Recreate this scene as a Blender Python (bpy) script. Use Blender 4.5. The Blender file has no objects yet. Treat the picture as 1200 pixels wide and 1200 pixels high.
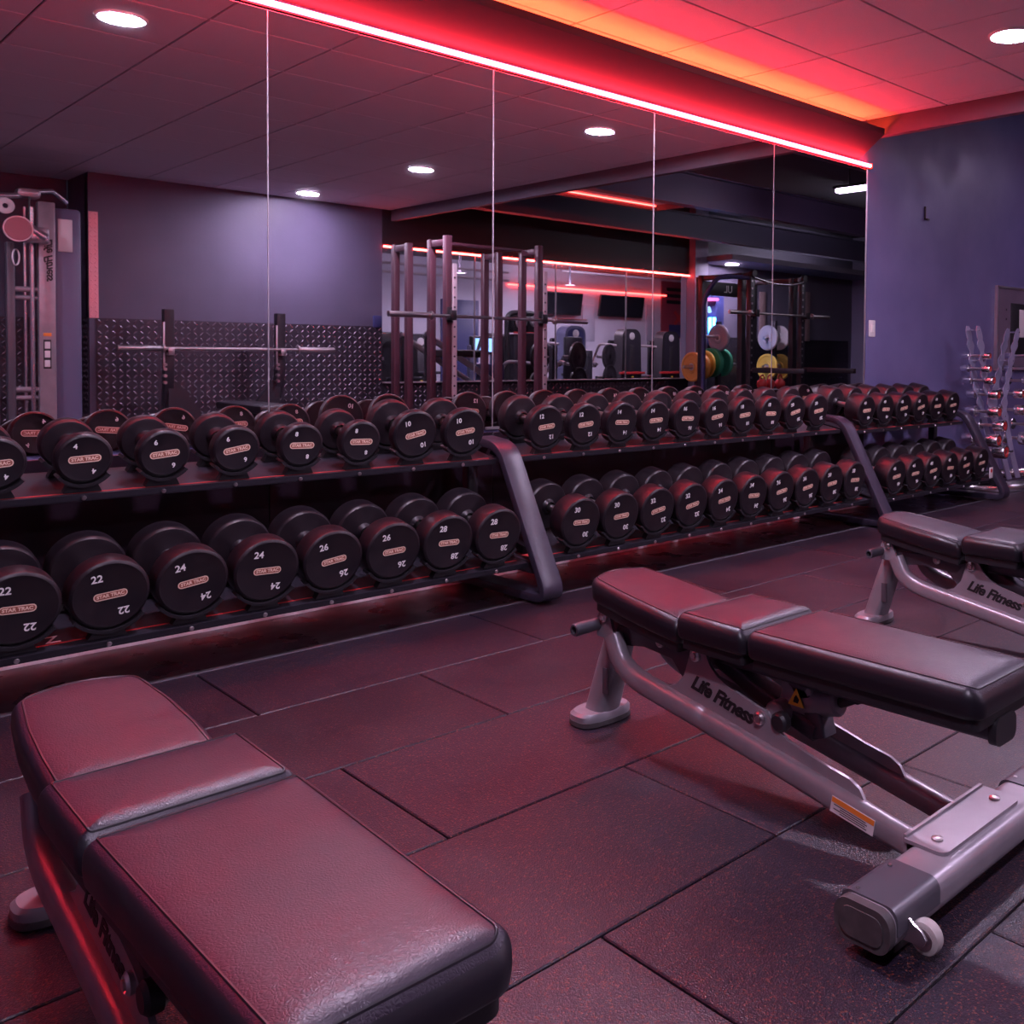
import bpy, bmesh, math, random
from mathutils import Vector, Matrix
random.seed(7)
PI = math.pi
R_ = math.radians
SC = bpy.context.scene
COL = SC.collection

# ------------------------------------------------------------------ camera
CAM = Vector((0.0, -3.7, 1.0))
F_PX, PX, PY = 1120.41, 825.24, 451.10
YAW, PITCH, ROLL = R_(46.850), R_(1.8063), R_(0.6243)
_f = Vector((math.sin(YAW)*math.cos(PITCH), math.cos(YAW)*math.cos(PITCH), -math.sin(PITCH)))
_r0 = Vector((math.cos(YAW), -math.sin(YAW), 0))
_u0 = _r0.cross(_f)
_r = _r0*math.cos(ROLL) + _u0*math.sin(ROLL)
_u = _u0*math.cos(ROLL) - _r0*math.sin(ROLL)
cd = bpy.data.cameras.new('camera')
cam = bpy.data.objects.new('camera', cd)
COL.objects.link(cam)
M = Matrix.Identity(4)
for i in range(3):
    M[i][0], M[i][1], M[i][2], M[i][3] = _r[i], _u[i], -_f[i], CAM[i]
cam.matrix_world = M
cd.sensor_width = 36.0
cd.lens = 36.0*F_PX/1200
cd.shift_x = (600-PX)/1200
cd.shift_y = (PY-600)/1200
cd.clip_start, cd.clip_end = 0.05, 100
SC.camera = cam

def ray(u, v):
    return _f + _r*((u-PX)/F_PX) - _u*((v-PY)/F_PX)
def refl(u, v, Y):
    """real place (x, y, z) of a thing whose mirror image stands at depth Y behind the mirror"""
    d = ray(u, v); t = (Y-CAM.y)/d.y
    return Vector((CAM.x+d.x*t, -Y, CAM.z+d.z*t))

# ------------------------------------------------------------------ materials
MATS = {}
def mat(name, color, rough=0.5, metal=0.0, spec=0.5, noise=None, bump=None, coat=0.0, emit=None, estr=0.0, var=None):
    """noise=(scale, other colour, low, high) speckles; bump=(scale, strength, distance); var = roughness noise"""
    if name in MATS: return MATS[name]
    m = bpy.data.materials.new(name); m.use_nodes = True
    nt = m.node_tree; b = nt.nodes['Principled BSDF']
    b.inputs['Base Color'].default_value = (*color, 1)
    b.inputs['Roughness'].default_value = rough
    b.inputs['Metallic'].default_value = metal
    b.inputs['Specular IOR Level'].default_value = spec
    b.inputs['Coat Weight'].default_value = coat
    tc = nt.nodes.new('ShaderNodeTexCoord')
    if noise:
        n = nt.nodes.new('ShaderNodeTexNoise'); n.inputs['Scale'].default_value = noise[0]; n.inputs['Detail'].default_value = 3
        nt.links.new(tc.outputs['Object'], n.inputs['Vector'])
        r = nt.nodes.new('ShaderNodeValToRGB')
        r.color_ramp.elements[0].position = noise[2]; r.color_ramp.elements[0].color = (*color, 1)
        r.color_ramp.elements[1].position = noise[3]; r.color_ramp.elements[1].color = (*noise[1], 1)
        nt.links.new(n.outputs['Fac'], r.inputs['Fac']); nt.links.new(r.outputs['Color'], b.inputs['Base Color'])
    if var:
        n = nt.nodes.new('ShaderNodeTexNoise'); n.inputs['Scale'].default_value = var[0]; n.inputs['Detail'].default_value = 4
        nt.links.new(tc.outputs['Object'], n.inputs['Vector'])
        mr = nt.nodes.new('ShaderNodeMapRange'); mr.inputs['From Min'].default_value = .3; mr.inputs['From Max'].default_value = .7
        mr.inputs['To Min'].default_value = var[1]; mr.inputs['To Max'].default_value = var[2]
        nt.links.new(n.outputs['Fac'], mr.inputs['Value']); nt.links.new(mr.outputs['Result'], b.inputs['Roughness'])
    if bump:
        n = nt.nodes.new('ShaderNodeTexNoise'); n.inputs['Scale'].default_value = bump[0]; n.inputs['Detail'].default_value = 2
        nt.links.new(tc.outputs['Object'], n.inputs['Vector'])
        bp = nt.nodes.new('ShaderNodeBump'); bp.inputs['Strength'].default_value = bump[1]; bp.inputs['Distance'].default_value = bump[2]
        nt.links.new(n.outputs['Fac'], bp.inputs['Height']); nt.links.new(bp.outputs['Normal'], b.inputs['Normal'])
    if emit:
        b.inputs['Emission Color'].default_value = (*emit, 1); b.inputs['Emission Strength'].default_value = estr
    MATS[name] = m
    return m

def rubber_mat():
    m = bpy.data.materials.new('speckled rubber'); m.use_nodes = True
    nt = m.node_tree; b = nt.nodes['Principled BSDF']; L = nt.links.new
    tc = nt.nodes.new('ShaderNodeTexCoord')
    v = nt.nodes.new('ShaderNodeTexVoronoi'); v.inputs['Scale'].default_value = 330
    L(tc.outputs['Object'], v.inputs['Vector'])
    sep = nt.nodes.new('ShaderNodeSeparateColor'); L(v.outputs['Color'], sep.inputs['Color'])
    cr = nt.nodes.new('ShaderNodeValToRGB'); e = cr.color_ramp.elements
    e[0].position = 0.0; e[0].color = (.0085, .006, .012, 1); e[1].position = .88; e[1].color = (.018, .0115, .023, 1)
    x = e.new(.93); x.color = (.11, .035, .025, 1)
    L(sep.outputs['Red'], cr.inputs['Fac'])
    geo = nt.nodes.new('ShaderNodeNewGeometry')
    n = nt.nodes.new('ShaderNodeTexNoise'); n.inputs['Scale'].default_value = 1.7; n.inputs['Detail'].default_value = 5
    L(tc.outputs['Object'], n.inputs['Vector'])
    ad = nt.nodes.new('ShaderNodeMath'); ad.operation = 'MULTIPLY_ADD'; ad.inputs[1].default_value = .35
    L(geo.outputs['Random Per Island'], ad.inputs[0]); L(n.outputs['Fac'], ad.inputs[2])
    mr = nt.nodes.new('ShaderNodeMapRange'); mr.inputs['From Min'].default_value = .35; mr.inputs['From Max'].default_value = 1.0
    mr.inputs['To Min'].default_value = .75; mr.inputs['To Max'].default_value = 1.25
    L(ad.outputs[0], mr.inputs['Value'])
    mx = nt.nodes.new('ShaderNodeMix'); mx.data_type = 'RGBA'; mx.blend_type = 'MULTIPLY'; mx.inputs['Factor'].default_value = 1
    L(cr.outputs['Color'], mx.inputs[6]); L(mr.outputs['Result'], mx.inputs[7]); L(mx.outputs[2], b.inputs['Base Color'])
    mr2 = nt.nodes.new('ShaderNodeMapRange'); mr2.inputs['From Min'].default_value = .3; mr2.inputs['From Max'].default_value = .75
    mr2.inputs['To Min'].default_value = .30; mr2.inputs['To Max'].default_value = .52
    L(n.outputs['Fac'], mr2.inputs['Value']); L(mr2.outputs['Result'], b.inputs['Roughness'])
    bp = nt.nodes.new('ShaderNodeBump'); bp.inputs['Strength'].default_value = .5; bp.inputs['Distance'].default_value = .0015
    L(v.outputs['Distance'], bp.inputs['Height']); L(bp.outputs['Normal'], b.inputs['Normal'])
    b.inputs['Specular IOR Level'].default_value = .42
    return m

def leather(name, color):
    m = bpy.data.materials.new(name); m.use_nodes = True
    nt = m.node_tree; b = nt.nodes['Principled BSDF']; L = nt.links.new
    tc = nt.nodes.new('ShaderNodeTexCoord')
    n0 = nt.nodes.new('ShaderNodeTexNoise'); n0.inputs['Scale'].default_value = 60
    L(tc.outputs['Object'], n0.inputs['Vector'])
    mv = nt.nodes.new('ShaderNodeVectorMath'); mv.operation = 'MULTIPLY_ADD'
    mv.inputs[1].default_value = (.012, .012, .012); L(n0.outputs['Color'], mv.inputs[0]); L(tc.outputs['Object'], mv.inputs[2])
    v = nt.nodes.new('ShaderNodeTexVoronoi'); v.feature = 'DISTANCE_TO_EDGE'; v.inputs['Scale'].default_value = 230
    L(mv.outputs[0], v.inputs['Vector'])
    bp = nt.nodes.new('ShaderNodeBump'); bp.inputs['Strength'].default_value = .42; bp.inputs['Distance'].default_value = .0013
    L(v.outputs['Distance'], bp.inputs['Height']); L(bp.outputs['Normal'], b.inputs['Normal'])
    n = nt.nodes.new('ShaderNodeTexNoise'); n.inputs['Scale'].default_value = 7; n.inputs['Detail'].default_value = 4
    L(tc.outputs['Object'], n.inputs['Vector'])
    mr = nt.nodes.new('ShaderNodeMapRange'); mr.inputs['From Min'].default_value = .3; mr.inputs['From Max'].default_value = .7
    mr.inputs['To Min'].default_value = .37; mr.inputs['To Max'].default_value = .48
    L(n.outputs['Fac'], mr.inputs['Value']); L(mr.outputs['Result'], b.inputs['Roughness'])
    b.inputs['Base Color'].default_value = (*color, 1); b.inputs['Specular IOR Level'].default_value = .5
    return m

M_rubber = rubber_mat()
M_leather = leather('black grained leather', (.013, .0065, .0165))
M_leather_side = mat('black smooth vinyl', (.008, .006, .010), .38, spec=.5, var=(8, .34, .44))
M_vinylfloor = mat('dark glossy floor', (.030, .012, .018), .28, var=(6, .2, .45))
M_wall = mat('dark violet wall paint', (.066, .058, .098), .52, noise=(2.3, (.078, .069, .114), .3, .7), bump=(60, .12, .004), var=(3, .42, .62))
M_wallblack = mat('near black paint', (.012, .010, .016), .5)
M_white = mat('pale wall paint', (.55, .53, .60), .6, noise=(1.5, (.5, .48, .56), .3, .7))
M_tile = mat('mineral ceiling tile', (.72, .64, .68), .9, noise=(260, (.64, .57, .61), .45, .6))
M_tilegap = mat('ceiling grid shadow', (.06, .05, .06), .7)
M_fascia = mat('fascia paint', (.10, .08, .11), .6)
M_darkceil = mat('dark ceiling void', (.02, .016, .024), .8)
M_beam = mat('painted steel beam', (.10, .085, .14), .45)
M_mirror = mat('mirror glass', (.80, .78, .80), .012, 1.0)
M_alu = mat('brushed aluminium', (.62, .58, .60), .33, 1.0, var=(40, .28, .5))
M_trimgrey = mat('grey edge trim', (.16, .15, .17), .42, .3, noise=(25, (.10, .09, .11), .35, .7))
M_steelblack = mat('black powder coat', (.018, .015, .022), .42, bump=(500, .1, .0006))
M_upright = mat('violet grey powder coat', (.028, .021, .036), .38, bump=(600, .12, .0006))
M_urethane = mat('black urethane', (.007, .0045, .0075), .42, spec=.45, noise=(14, (.015, .008, .011), .35, .7), var=(9, .34, .50))
M_chrome = mat('chrome', (.90, .86, .88), .24, 1.0)
M_chromeworn = mat('knurled steel', (.62, .56, .56), .30, 1.0, bump=(900, .3, .0006))
M_numb = mat('white print', (.75, .72, .70), .5)
M_cream = mat('cream badge print', (.80, .55, .42), .5)
M_badgered = mat('badge fill', (.30, .09, .06), .45)
M_benchgrey = mat('silver grey powder coat', (.25, .225, .25), .31, .35, noise=(18, (.285, .255, .28), .35, .7), var=(20, .28, .42))
M_benchdark = mat('graphite powder coat', (.075, .07, .085), .4, .2)
M_rubfoot = mat('grey rubber foot', (.045, .037, .040), .7, noise=(30, (.075, .062, .064), .4, .7))
M_black = mat('black plastic', (.012, .010, .013), .45)
M_blackink = mat('black ink', (.006, .005, .007), .6)
M_wheel = mat('cream wheel rubber', (.38, .34, .32), .6)
M_orange = mat('orange sticker', (.75, .22, .03), .5)
M_paper = mat('white sticker', (.62, .58, .58), .5)
M_yellow = mat('yellow paint', (.75, .50, .05), .5)
M_yellowp = mat('yellow bumper rubber', (.62, .42, .07), .55)
M_orangep = mat('amber bumper rubber', (.55, .27, .06), .55)
M_green = mat('green bumper rubber', (.02, .24, .13), .5)
M_greyp = mat('grey bumper rubber', (.30, .29, .33), .5)
M_plate = mat('cast iron plate', (.03, .025, .03), .45, .3)
M_red = mat('red paint', (.45, .03, .03), .45)
M_redpost = mat('dark red steel', (.060, .020, .030), .38)
M_diamond = mat('tread plate', (.55, .48, .56), .25, .9)
M_diabase = mat('dark tread plate ground', (.045, .036, .05), .42, .6)
M_screen = mat('dark screen', (.012, .012, .016), .2)
M_bluegrey = mat('blue grey shroud', (.10, .10, .17), .45)
M_navy = mat('navy plastic', (.03, .035, .12), .45)
M_lamp = mat('lamp diffuser', (.9, .9, .9), .5, emit=(1.0, .82, 1.16), estr=560)
M_led = mat('red led diffuser', (.8, .3, .3), .5, emit=(1.0, .026, .048), estr=100)
M_ledcove = mat('red cove led', (.8, .3, .3), .5, emit=(1.0, .060, .02), estr=150)
M_ledback = mat('far red led diffuser', (.8, .3, .3), .5, emit=(1.0, .06, .05), estr=40)
M_blue = mat('blue neon', (.1, .3, .8), .5, emit=(.05, .32, 1.0), estr=22)
M_pinkneon = mat('pink neon', (.8, .2, .4), .5, emit=(1.0, .08, .25), estr=4)
M_bluescreen = mat('lit screen', (.1, .2, .4), .4, emit=(.25, .5, 1.0), estr=2.2)

# ------------------------------------------------------------------ mesh building
class MB:
    def __init__(s): s.v = []; s.f = []
    def add(s, vs, fs, mtx=None):
        o = len(s.v)
        for p in vs:
            p = Vector(p)
            s.v.append(mtx @ p if mtx else p)
        s.f += [tuple(i+o for i in q) for q in fs]
        return s
    def box(s, c, d, bev=0.0, mtx=None, seg=2):
        if bev <= 0:
            x, y, z = d[0]/2, d[1]/2, d[2]/2
            vs = [(c[0]+i*x, c[1]+j*y, c[2]+k*z) for i in (-1, 1) for j in (-1, 1) for k in (-1, 1)]
            fs = [(0, 1, 3, 2), (4, 6, 7, 5), (0, 4, 5, 1), (2, 3, 7, 6), (0, 2, 6, 4), (1, 5, 7, 3)]
            return s.add(vs, fs, mtx)
        bm = bmesh.new(); bmesh.ops.create_cube(bm, size=1)
        for v in bm.verts: v.co = Vector((c[0]+v.co.x*d[0], c[1]+v.co.y*d[1], c[2]+v.co.z*d[2]))
        bmesh.ops.bevel(bm, geom=bm.edges[:], offset=min(bev, min(d)*.49), segments=seg, affect='EDGES', profile=.5)
        bm.verts.index_update()
        vs = [v.co.copy() for v in bm.verts]; fs = [tuple(v.index for v in f.verts) for f in bm.faces]
        bm.free()
        return s.add(vs, fs, mtx)
    def cyl(s, p0, p1, r0, r1=None, n=20, bev=0.0):
        r1 = r0 if r1 is None else r1
        p0, p1 = Vector(p0), Vector(p1); L = (p1-p0).length
        if bev > 0: prof = [(0, 0), (r0-bev, 0), (r0, bev), (r1, L-bev), (r1-bev, L), (0, L)]
        else: prof = [(0, 0), (r0, 0), (r1, L), (0, L)]
        return s.lathe(prof, p0, (p1-p0).normalized(), n)
    def lathe(s, prof, o, ax, n=32):
        o, ax = Vector(o), Vector(ax).normalized()
        t = Vector((0, 0, 1)) if abs(ax.z) < .9 else Vector((1, 0, 0))
        e1 = ax.cross(t).normalized(); e2 = ax.cross(e1)
        vs, rings = [], []
        for r, a in prof:
            if r < 1e-7: rings.append([len(vs)]); vs.append(o+ax*a)
            else:
                rings.append(list(range(len(vs), len(vs)+n)))
                for k in range(n):
                    w = 2*PI*k/n; vs.append(o+ax*a+(e1*math.cos(w)+e2*math.sin(w))*r)
        fs = []
        for A, B in zip(rings, rings[1:]):
            for k in range(n):
                l = (k+1) % n
                if len(A) == 1 and len(B) == 1: break
                if len(A) == 1: fs.append((A[0], B[l], B[k]))
                elif len(B) == 1: fs.append((A[k], A[l], B[0]))
                else: fs.append((A[k], A[l], B[l], B[k]))
        return s.add(vs, fs)
    def sweep(s, path, prof, up=(0, 0, 1), closed=False, side=None):
        """sweep 2D profile [(a, b)]: a along the side vector, b along the normal; side = constant side vector"""
        P = [Vector(p) for p in path]; n = len(P); m = len(prof); vs = []
        for i in range(n):
            if closed: t = P[(i+1) % n]-P[i-1]; t0 = (P[i]-P[i-1]).normalized(); 
            else: t = P[min(i+1, n-1)]-P[max(i-1, 0)]; t0 = (P[i]-P[i-1]).normalized() if i else (P[1]-P[0]).normalized()
            t.normalize()
            k = 1.0/max(.35, t.dot(t0))
            sd = Vector(side).normalized() if side else t.cross(Vector(up)).normalized()
            nr = sd.cross(t).normalized()
            if side is None: k2 = k
            for a, b in prof: vs.append(P[i]+sd*a*(1 if side else k)+nr*b*(k if side else 1))
        fs = []
        for i in range(n if closed else n-1):
            j = (i+1) % n
            for q in range(m):
                w = (q+1) % m
                fs.append((i*m+q, i*m+w, j*m+w, j*m+q))
        if not closed:
            fs.append(tuple(range(m-1, -1, -1))); fs.append(tuple((n-1)*m+q for q in range(m)))
        return s.add(vs, fs)
    def tube(s, path, r, n=10, closed=False):
        P = [Vector(p) for p in path]; N = len(P); vs = []
        ref = None
        for i in range(N):
            if closed: t = (P[(i+1) % N]-P[i-1]).normalized()
            else: t = (P[min(i+1, N-1)]-P[max(i-1, 0)]).normalized()
            if ref is None:
                ref = t.cross(Vector((0, 0, 1)) if abs(t.z) < .9 else Vector((1, 0, 0))).normalized()
            ref = (ref-t*ref.dot(t)).normalized(); b = t.cross(ref)
            for k in range(n):
                w = 2*PI*k/n; vs.append(P[i]+(ref*math.cos(w)+b*math.sin(w))*r)
        fs = []
        for i in range(N if closed else N-1):
            j = (i+1) % N
            for k in range(n):
                l = (k+1) % n; fs.append((i*n+k, i*n+l, j*n+l, j*n+k))
        if not closed:
            fs.append(tuple(range(n-1, -1, -1))); fs.append(tuple((N-1)*n+k for k in range(n)))
        return s.add(vs, fs)
    def prism(s, poly, o, ex, ey, th):
        """polygon (a,b) in the plane o + a ex + b ey, extruded th along ex x ey (centred)"""
        o, ex, ey = Vector(o), Vector(ex), Vector(ey); nz = ex.cross(ey).normalized()
        n = len(poly)
        vs = [o+ex*a+ey*b-nz*th/2 for a, b in poly]+[o+ex*a+ey*b+nz*th/2 for a, b in poly]
        fs = [tuple(range(n-1, -1, -1)), tuple(range(n, 2*n))]
        fs += [(i, (i+1) % n, n+(i+1) % n, n+i) for i in range(n)]
        return s.add(vs, fs)
    def data(s, name, m, angle=38):
        me = bpy.data.meshes.new(name); me.from_pydata([tuple(v) for v in s.v], [], s.f); me.validate()
        bm = bmesh.new(); bm.from_mesh(me); bmesh.ops.recalc_face_normals(bm, faces=bm.faces[:]); bm.to_mesh(me); bm.free()
        for p in me.polygons: p.use_smooth = True
        me.set_sharp_from_angle(angle=R_(angle))
        me.materials.append(m)
        return me

def link(name, me, parent=None):
    o = bpy.data.objects.new(name, me); COL.objects.link(o)
    if parent is not None: o.parent = parent
    return o
def put(name, mb, m, parent=None, angle=38): return link(name, mb.data(name, m, angle), parent)
def tag(o, label, cat, group=None):
    o['label'] = label; o['category'] = cat
    if group: o['group'] = group
    return o
def thing(name, label, cat, loc=(0, 0, 0), rz=0, group=None):
    o = bpy.data.objects.new(name, None); o.empty_display_size = .1; COL.objects.link(o)
    o.location = loc; o.rotation_euler = (0, 0, rz)
    return tag(o, label, cat, group)
def struct(name, mb, m, angle=38):
    o = put(name, mb, m, None, angle); o['kind'] = 'structure'; return o
def dup(o, parent=None):
    c = o.copy(); COL.objects.link(c)
    if parent is not None: c.parent = parent
    for ch in list(KIDS.get(o.name, [])): dup(ch, c)
    return c
KIDS = {}
def index_kids():
    KIDS.clear()
    for o in bpy.data.objects:
        if o.parent: KIDS.setdefault(o.parent.name, []).append(o)

def round_poly(pts, rad, n=6):
    """round the corners of a convex polygon; rad = one radius or a list"""
    out = []; N = len(pts)
    for i, p in enumerate(pts):
        r = rad[i] if isinstance(rad, (list, tuple)) else rad
        p = Vector(p).to_2d() if len(p) == 3 else Vector(p)
        a = Vector(pts[i-1]); b = Vector(pts[(i+1) % N])
        d1 = (a-p).normalized(); d2 = (b-p).normalized()
        ang = d1.angle(d2)
        if r <= 0 or abs(ang-PI) < .02: out.append(tuple(p)); continue
        t = min(r/math.tan(ang/2), (a-p).length*.49, (b-p).length*.49); rr = t*math.tan(ang/2)
        c = p+(d1+d2).normalized()*(rr/math.sin(ang/2))
        s0 = p+d1*t-c; s1 = p+d2*t-c
        a0 = math.atan2(s0.y, s0.x); da = (math.atan2(s1.y, s1.x)-a0+PI) % (2*PI)-PI
        for k in range(n+1):
            w = a0+da*k/n; out.append((c.x+rr*math.cos(w), c.y+rr*math.sin(w)))
    return out
def rrect(w, h, r, n=5): return round_poly([(-w/2, -h/2), (w/2, -h/2), (w/2, h/2), (-w/2, h/2)], r, n)
def inset(poly, d):
    N = len(poly); out = []
    area = sum(poly[i-1][0]*poly[i][1]-poly[i][0]*poly[i-1][1] for i in range(N))
    sg = 1 if area > 0 else -1
    for i in range(N):
        p = Vector(poly[i]); e1 = (p-Vector(poly[i-1])).normalized(); e2 = (Vector(poly[(i+1) % N])-p).normalized()
        n1 = Vector((-e1.y, e1.x))*sg; n2 = Vector((-e2.y, e2.x))*sg
        m = n1+n2; m = m.normalized() if m.length > 1e-6 else n1
        out.append(tuple(p+m*(d/max(.5, m.dot(n1)))))
    return out
def bez(pts, n=8):
    """smooth polyline: corners of an open path rounded by quadratic curves (p, radius)"""
    out = [Vector(pts[0][0])]
    for i in range(1, len(pts)-1):
        p = Vector(pts[i][0]); r = pts[i][1]; a = Vector(pts[i-1][0]); b = Vector(pts[i+1][0])
        if r <= 0: out.append(p); continue
        s = p+(a-p).normalized()*min(r, (a-p).length*.49); e = p+(b-p).normalized()*min(r, (b-p).length*.49)
        for k in range(n+1):
            t = k/n; out.append(s*(1-t)**2+p*2*t*(1-t)+e*t*t)
    out.append(Vector(pts[-1][0]))
    return out
TXT = {}
def text_mesh(s, size, m, ext=.0004, shear=0.0, offset=0.0, space=1.0):
    key = (s, size, m.name, shear)
    if key in TXT: return TXT[key]
    cu = bpy.data.curves.new('lettering', 'FONT'); cu.body = s; cu.size = size; cu.extrude = ext; cu.shear = shear; cu.offset = offset
    cu.align_x = 'CENTER'; cu.align_y = 'CENTER'; cu.space_character = space; cu.resolution_u = 3
    o = bpy.data.objects.new('lettering', cu); COL.objects.link(o)
    dg = bpy.context.evaluated_depsgraph_get()
    me = bpy.data.meshes.new_from_object(o.evaluated_get(dg)); me.name = 'lettering'
    bpy.data.objects.remove(o)
    me.materials.clear(); me.materials.append(m)
    TXT[key] = me
    return me
def text_mb(mb, s, size, mtx, m, **k):
    me = text_mesh(s, size, m, **k)
    mb.add([v.co for v in me.vertices], [tuple(p.vertices) for p in me.polygons], mtx)
def frame(o, right, up):
    r, u = Vector(right).normalized(), Vector(up).normalized(); n = r.cross(u)
    X = Matrix.Identity(4)
    for i in range(3): X[i][0], X[i][1], X[i][2], X[i][3] = r[i], u[i], n[i], o[i]
    return X
# ================================================================== the setting
ZC = 2.588          # tile ceiling
XF = 5.47           # right edge of the tile ceiling
YB = -6.29          # back wall
struct('floor', MB().box((8, -6.0, -.035), (20, 16.5, .05)), M_vinylfloor)
# rubber mats: rows of 0.48 x 0.96 m, half staggered
mb = MB(); rows = [-.57]+[-.57-.476*i for i in range(1, 13)]
for i in range(12):
    y1, y0 = rows[i], rows[i+1]
    off = 1.062 if i % 2 == 0 else 1.545
    k = -3
    while off+k*.97 < 9.5:
        x0 = off+k*.97
        mb.box((x0+.485, (y0+y1)/2, -.0055), (.97-.005, y1-y0-.005, .011), .0025, seg=1); k += 1
o = struct('floor_mats', mb, M_rubber, 30)
struct('trim_1', MB().prism([(-.575, 0.001), (-.515, -.009), (-.515, -.012), (-.575, -.012)], (4, 0, 0), (0, 1, 0), (0, 0, 1), 10.6), M_trimgrey)
struct('trim_2', MB().prism([(-.006, -.01), (-.006, .046), (-.052, .043), (-.082, .010), (-.086, -.01)], (2.15, 0, 0), (0, 1, 0), (0, 0, 1), 6.8), mat('pale grey skirting', (.72, .66, .68), .45, noise=(30, (.58, .52, .55), .4, .7)))
# walls
struct('wall_front', MB().box((3.4, .056, 1.6), (9.6, .1, 3.3)), mat('blue violet wall paint', (.108, .098, .215), .52, noise=(2.3, (.135, .122, .255), .3, .7), bump=(60, .12, .004), var=(3, .42, .62)))
struct('wall_left', MB().box((-1.35, -3.5, 1.6), (.1, 7.2, 3.3)), M_wall)
mb = MB().box((.5, -7.0, 1.6), (4.0, .1, 3.3))
mb.box((2.56, -6.64, 1.6), (.1, .62, 3.3))
mb.box((3.935, YB-.05, 1.6), (2.85, .1, 3.3))
struct('wall_back', mb, M_wall)
mb = MB().box((7.83, YB-.06, .31), (4.94, .12, .66))
struct('wall_half', mb, M_wallblack)
struct('wall_header', MB().box((7.83, YB-.06, 2.74), (4.94, .12, 1.14)), M_wallblack)
struct('trim_3', MB().box((7.83, YB+.005, .647), (4.94, .16, .014), .003), M_alu)
mb = MB().box((10.44, YB-.02, 1.6), (.28, .3, 3.3))
struct('wall_column', mb, mat('pale violet paint', (.20, .18, .27), .5))
struct('wall_alcove', MB().box((12.7, -6.5, 1.6), (4.3, .1, 3.3)), mat('grey violet paint', (.105, .095, .135), .55, bump=(60, .1, .004)))
mb = MB().box((16.4, -6.3, 1.6), (3.2, .5, 3.3))
struct('wall_jamb', mb, mat('pale violet paint', (.20, .18, .27), .5))
d1 = thing('door', 'dark narrow door at the far right edge of the mirror image', 'door', (15.3, -6.03, 0))
put('leaf', MB().box((0, 0, 1.0), (.75, .04, 2.0), .005), M_black, d1)
put('door_frame', MB().box((-.4, 0, 1.02), (.05, .06, 2.05)).box((.4, 0, 1.02), (.05, .06, 2.05)).box((0, 0, 2.05), (.85, .06, .05)), M_alu, d1)
put('handle', MB().cyl((-.3, .02, 1.0), (-.3, .06, 1.0), .01).cyl((-.3, .06, 1.0), (-.2, .06, 1.0), .009), M_chrome, d1)
struct('wall_right', MB().box((18.05, -6.5, 1.6), (.1, 13.2, 3.3)), M_wall)
# ceiling of separate tiles
mb = MB()
gx = [3.566+.603*i for i in range(-8, 4)]; gy = [-.05-.597*i for i in range(0, 12)]
gx = [x for x in gx if x > -1.4]; xs = [-1.3]+gx+[XF]; ys = [.0]+gy+[-6.95]
for a, b in zip(xs, xs[1:]):
    for c, d in zip(ys, ys[1:]):
        if b-a < .03 or c-d < .02: continue
        mb.box(((a+b)/2, (c+d)/2, ZC+.006), (b-a-.010, c-d-.012, .012), .002, seg=1)
struct('ceiling', mb, M_tile, 30)
struct('ceiling_void', MB().box((2.1, -3.5, ZC+.06), (6.9, 7.2, .08)), M_tilegap)
struct('ceiling_open', MB().box((11.8, -3.2, 3.22), (12.7, 6.7, .08)), M_darkceil)
struct('trim_4', MB().box((XF+.03, -3.5, 2.53), (.06, 6.9, .125), .003), M_fascia)
# ledge with the hidden cove light above the mirrors
mb = MB().prism([(.0, 2.330), (-.195, 2.466), (-.20, 2.470), (-.20, 2.507), (-.188, 2.507), (-.188, 2.478), (.0, 2.350)], (2.0, 0, 0), (0, 1, 0), (0, 0, 1), 6.9)
struct('trim_5', mb, mat('dark cove paint', (.040, .020, .032), .6))
l = thing('cove_light', 'red strip light hidden on the ledge under the ceiling tiles', 'strip light', (2.0, -.10, 2.440))
put('strip', MB().box((0, 0, .006), (6.8, .016, .008)), M_ledcove, l)
# mirrors
names = ['leftmost of the five', 'second from the left of the five', 'middle one of the five', 'fourth from the left of the five', 'rightmost of the five, by the light switch']
ex = [.512, 1.5205, 2.529, 3.5375, 4.546, 5.5545]
for i in range(5):
    o = put('wall_mirror', MB().box(((ex[i]+ex[i+1])/2, .003, 1.465), (ex[i+1]-ex[i]-.003, .006, 1.63)), M_mirror)
    tag(o, 'tall frameless mirror panel behind the dumbbells, '+names[i], 'mirror', 'mirror panels behind the dumbbell racks')
mb = MB()
for x in ex[1:]: mb.box((x, -.0005, 1.465), (.0035 if x < 5.5 else .012, .004, 1.63))
for x in ex[1:]: mb.box((x, -.003, .654), (.07, .008, .012))
struct('trim_6', mb, M_alu)
l = thing('led_strip', 'long glowing red strip light along the top of the mirrors', 'strip light', (2.1, -.018, 2.30))
put('housing', MB().box((0, .008, 0), (6.92, .008, .030)), M_red, l)
put('diffuser', MB().box((0, -.006, 0), (6.92, .02, .021), .006), M_led, l)
put('end_cap', MB().box((3.466, 0, 0), (.012, .03, .036), .002), M_orange, l)
# dark panels between the floor and the mirrors
kp = MB()
for i in range(-2, 5): kp.box((.512+1.0085*i+.504, .0, .335), (1.0065, .012, .60), .002, seg=1)
struct('wall_panel', kp, mat('dark maroon gloss panel', (.016, .008, .014), .30))
# light switch
s = thing('light_switch', 'white light switch plate on the wall right of the mirrors', 'switch', (5.646, .006, 1.195))
put('plate', MB().box((0, -.004, 0), (.075, .01, .115), .004), M_paper, s)
put('rocker', MB().box((0, -.011, 0), (.03, .006, .05), .002), M_numb, s)
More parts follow.
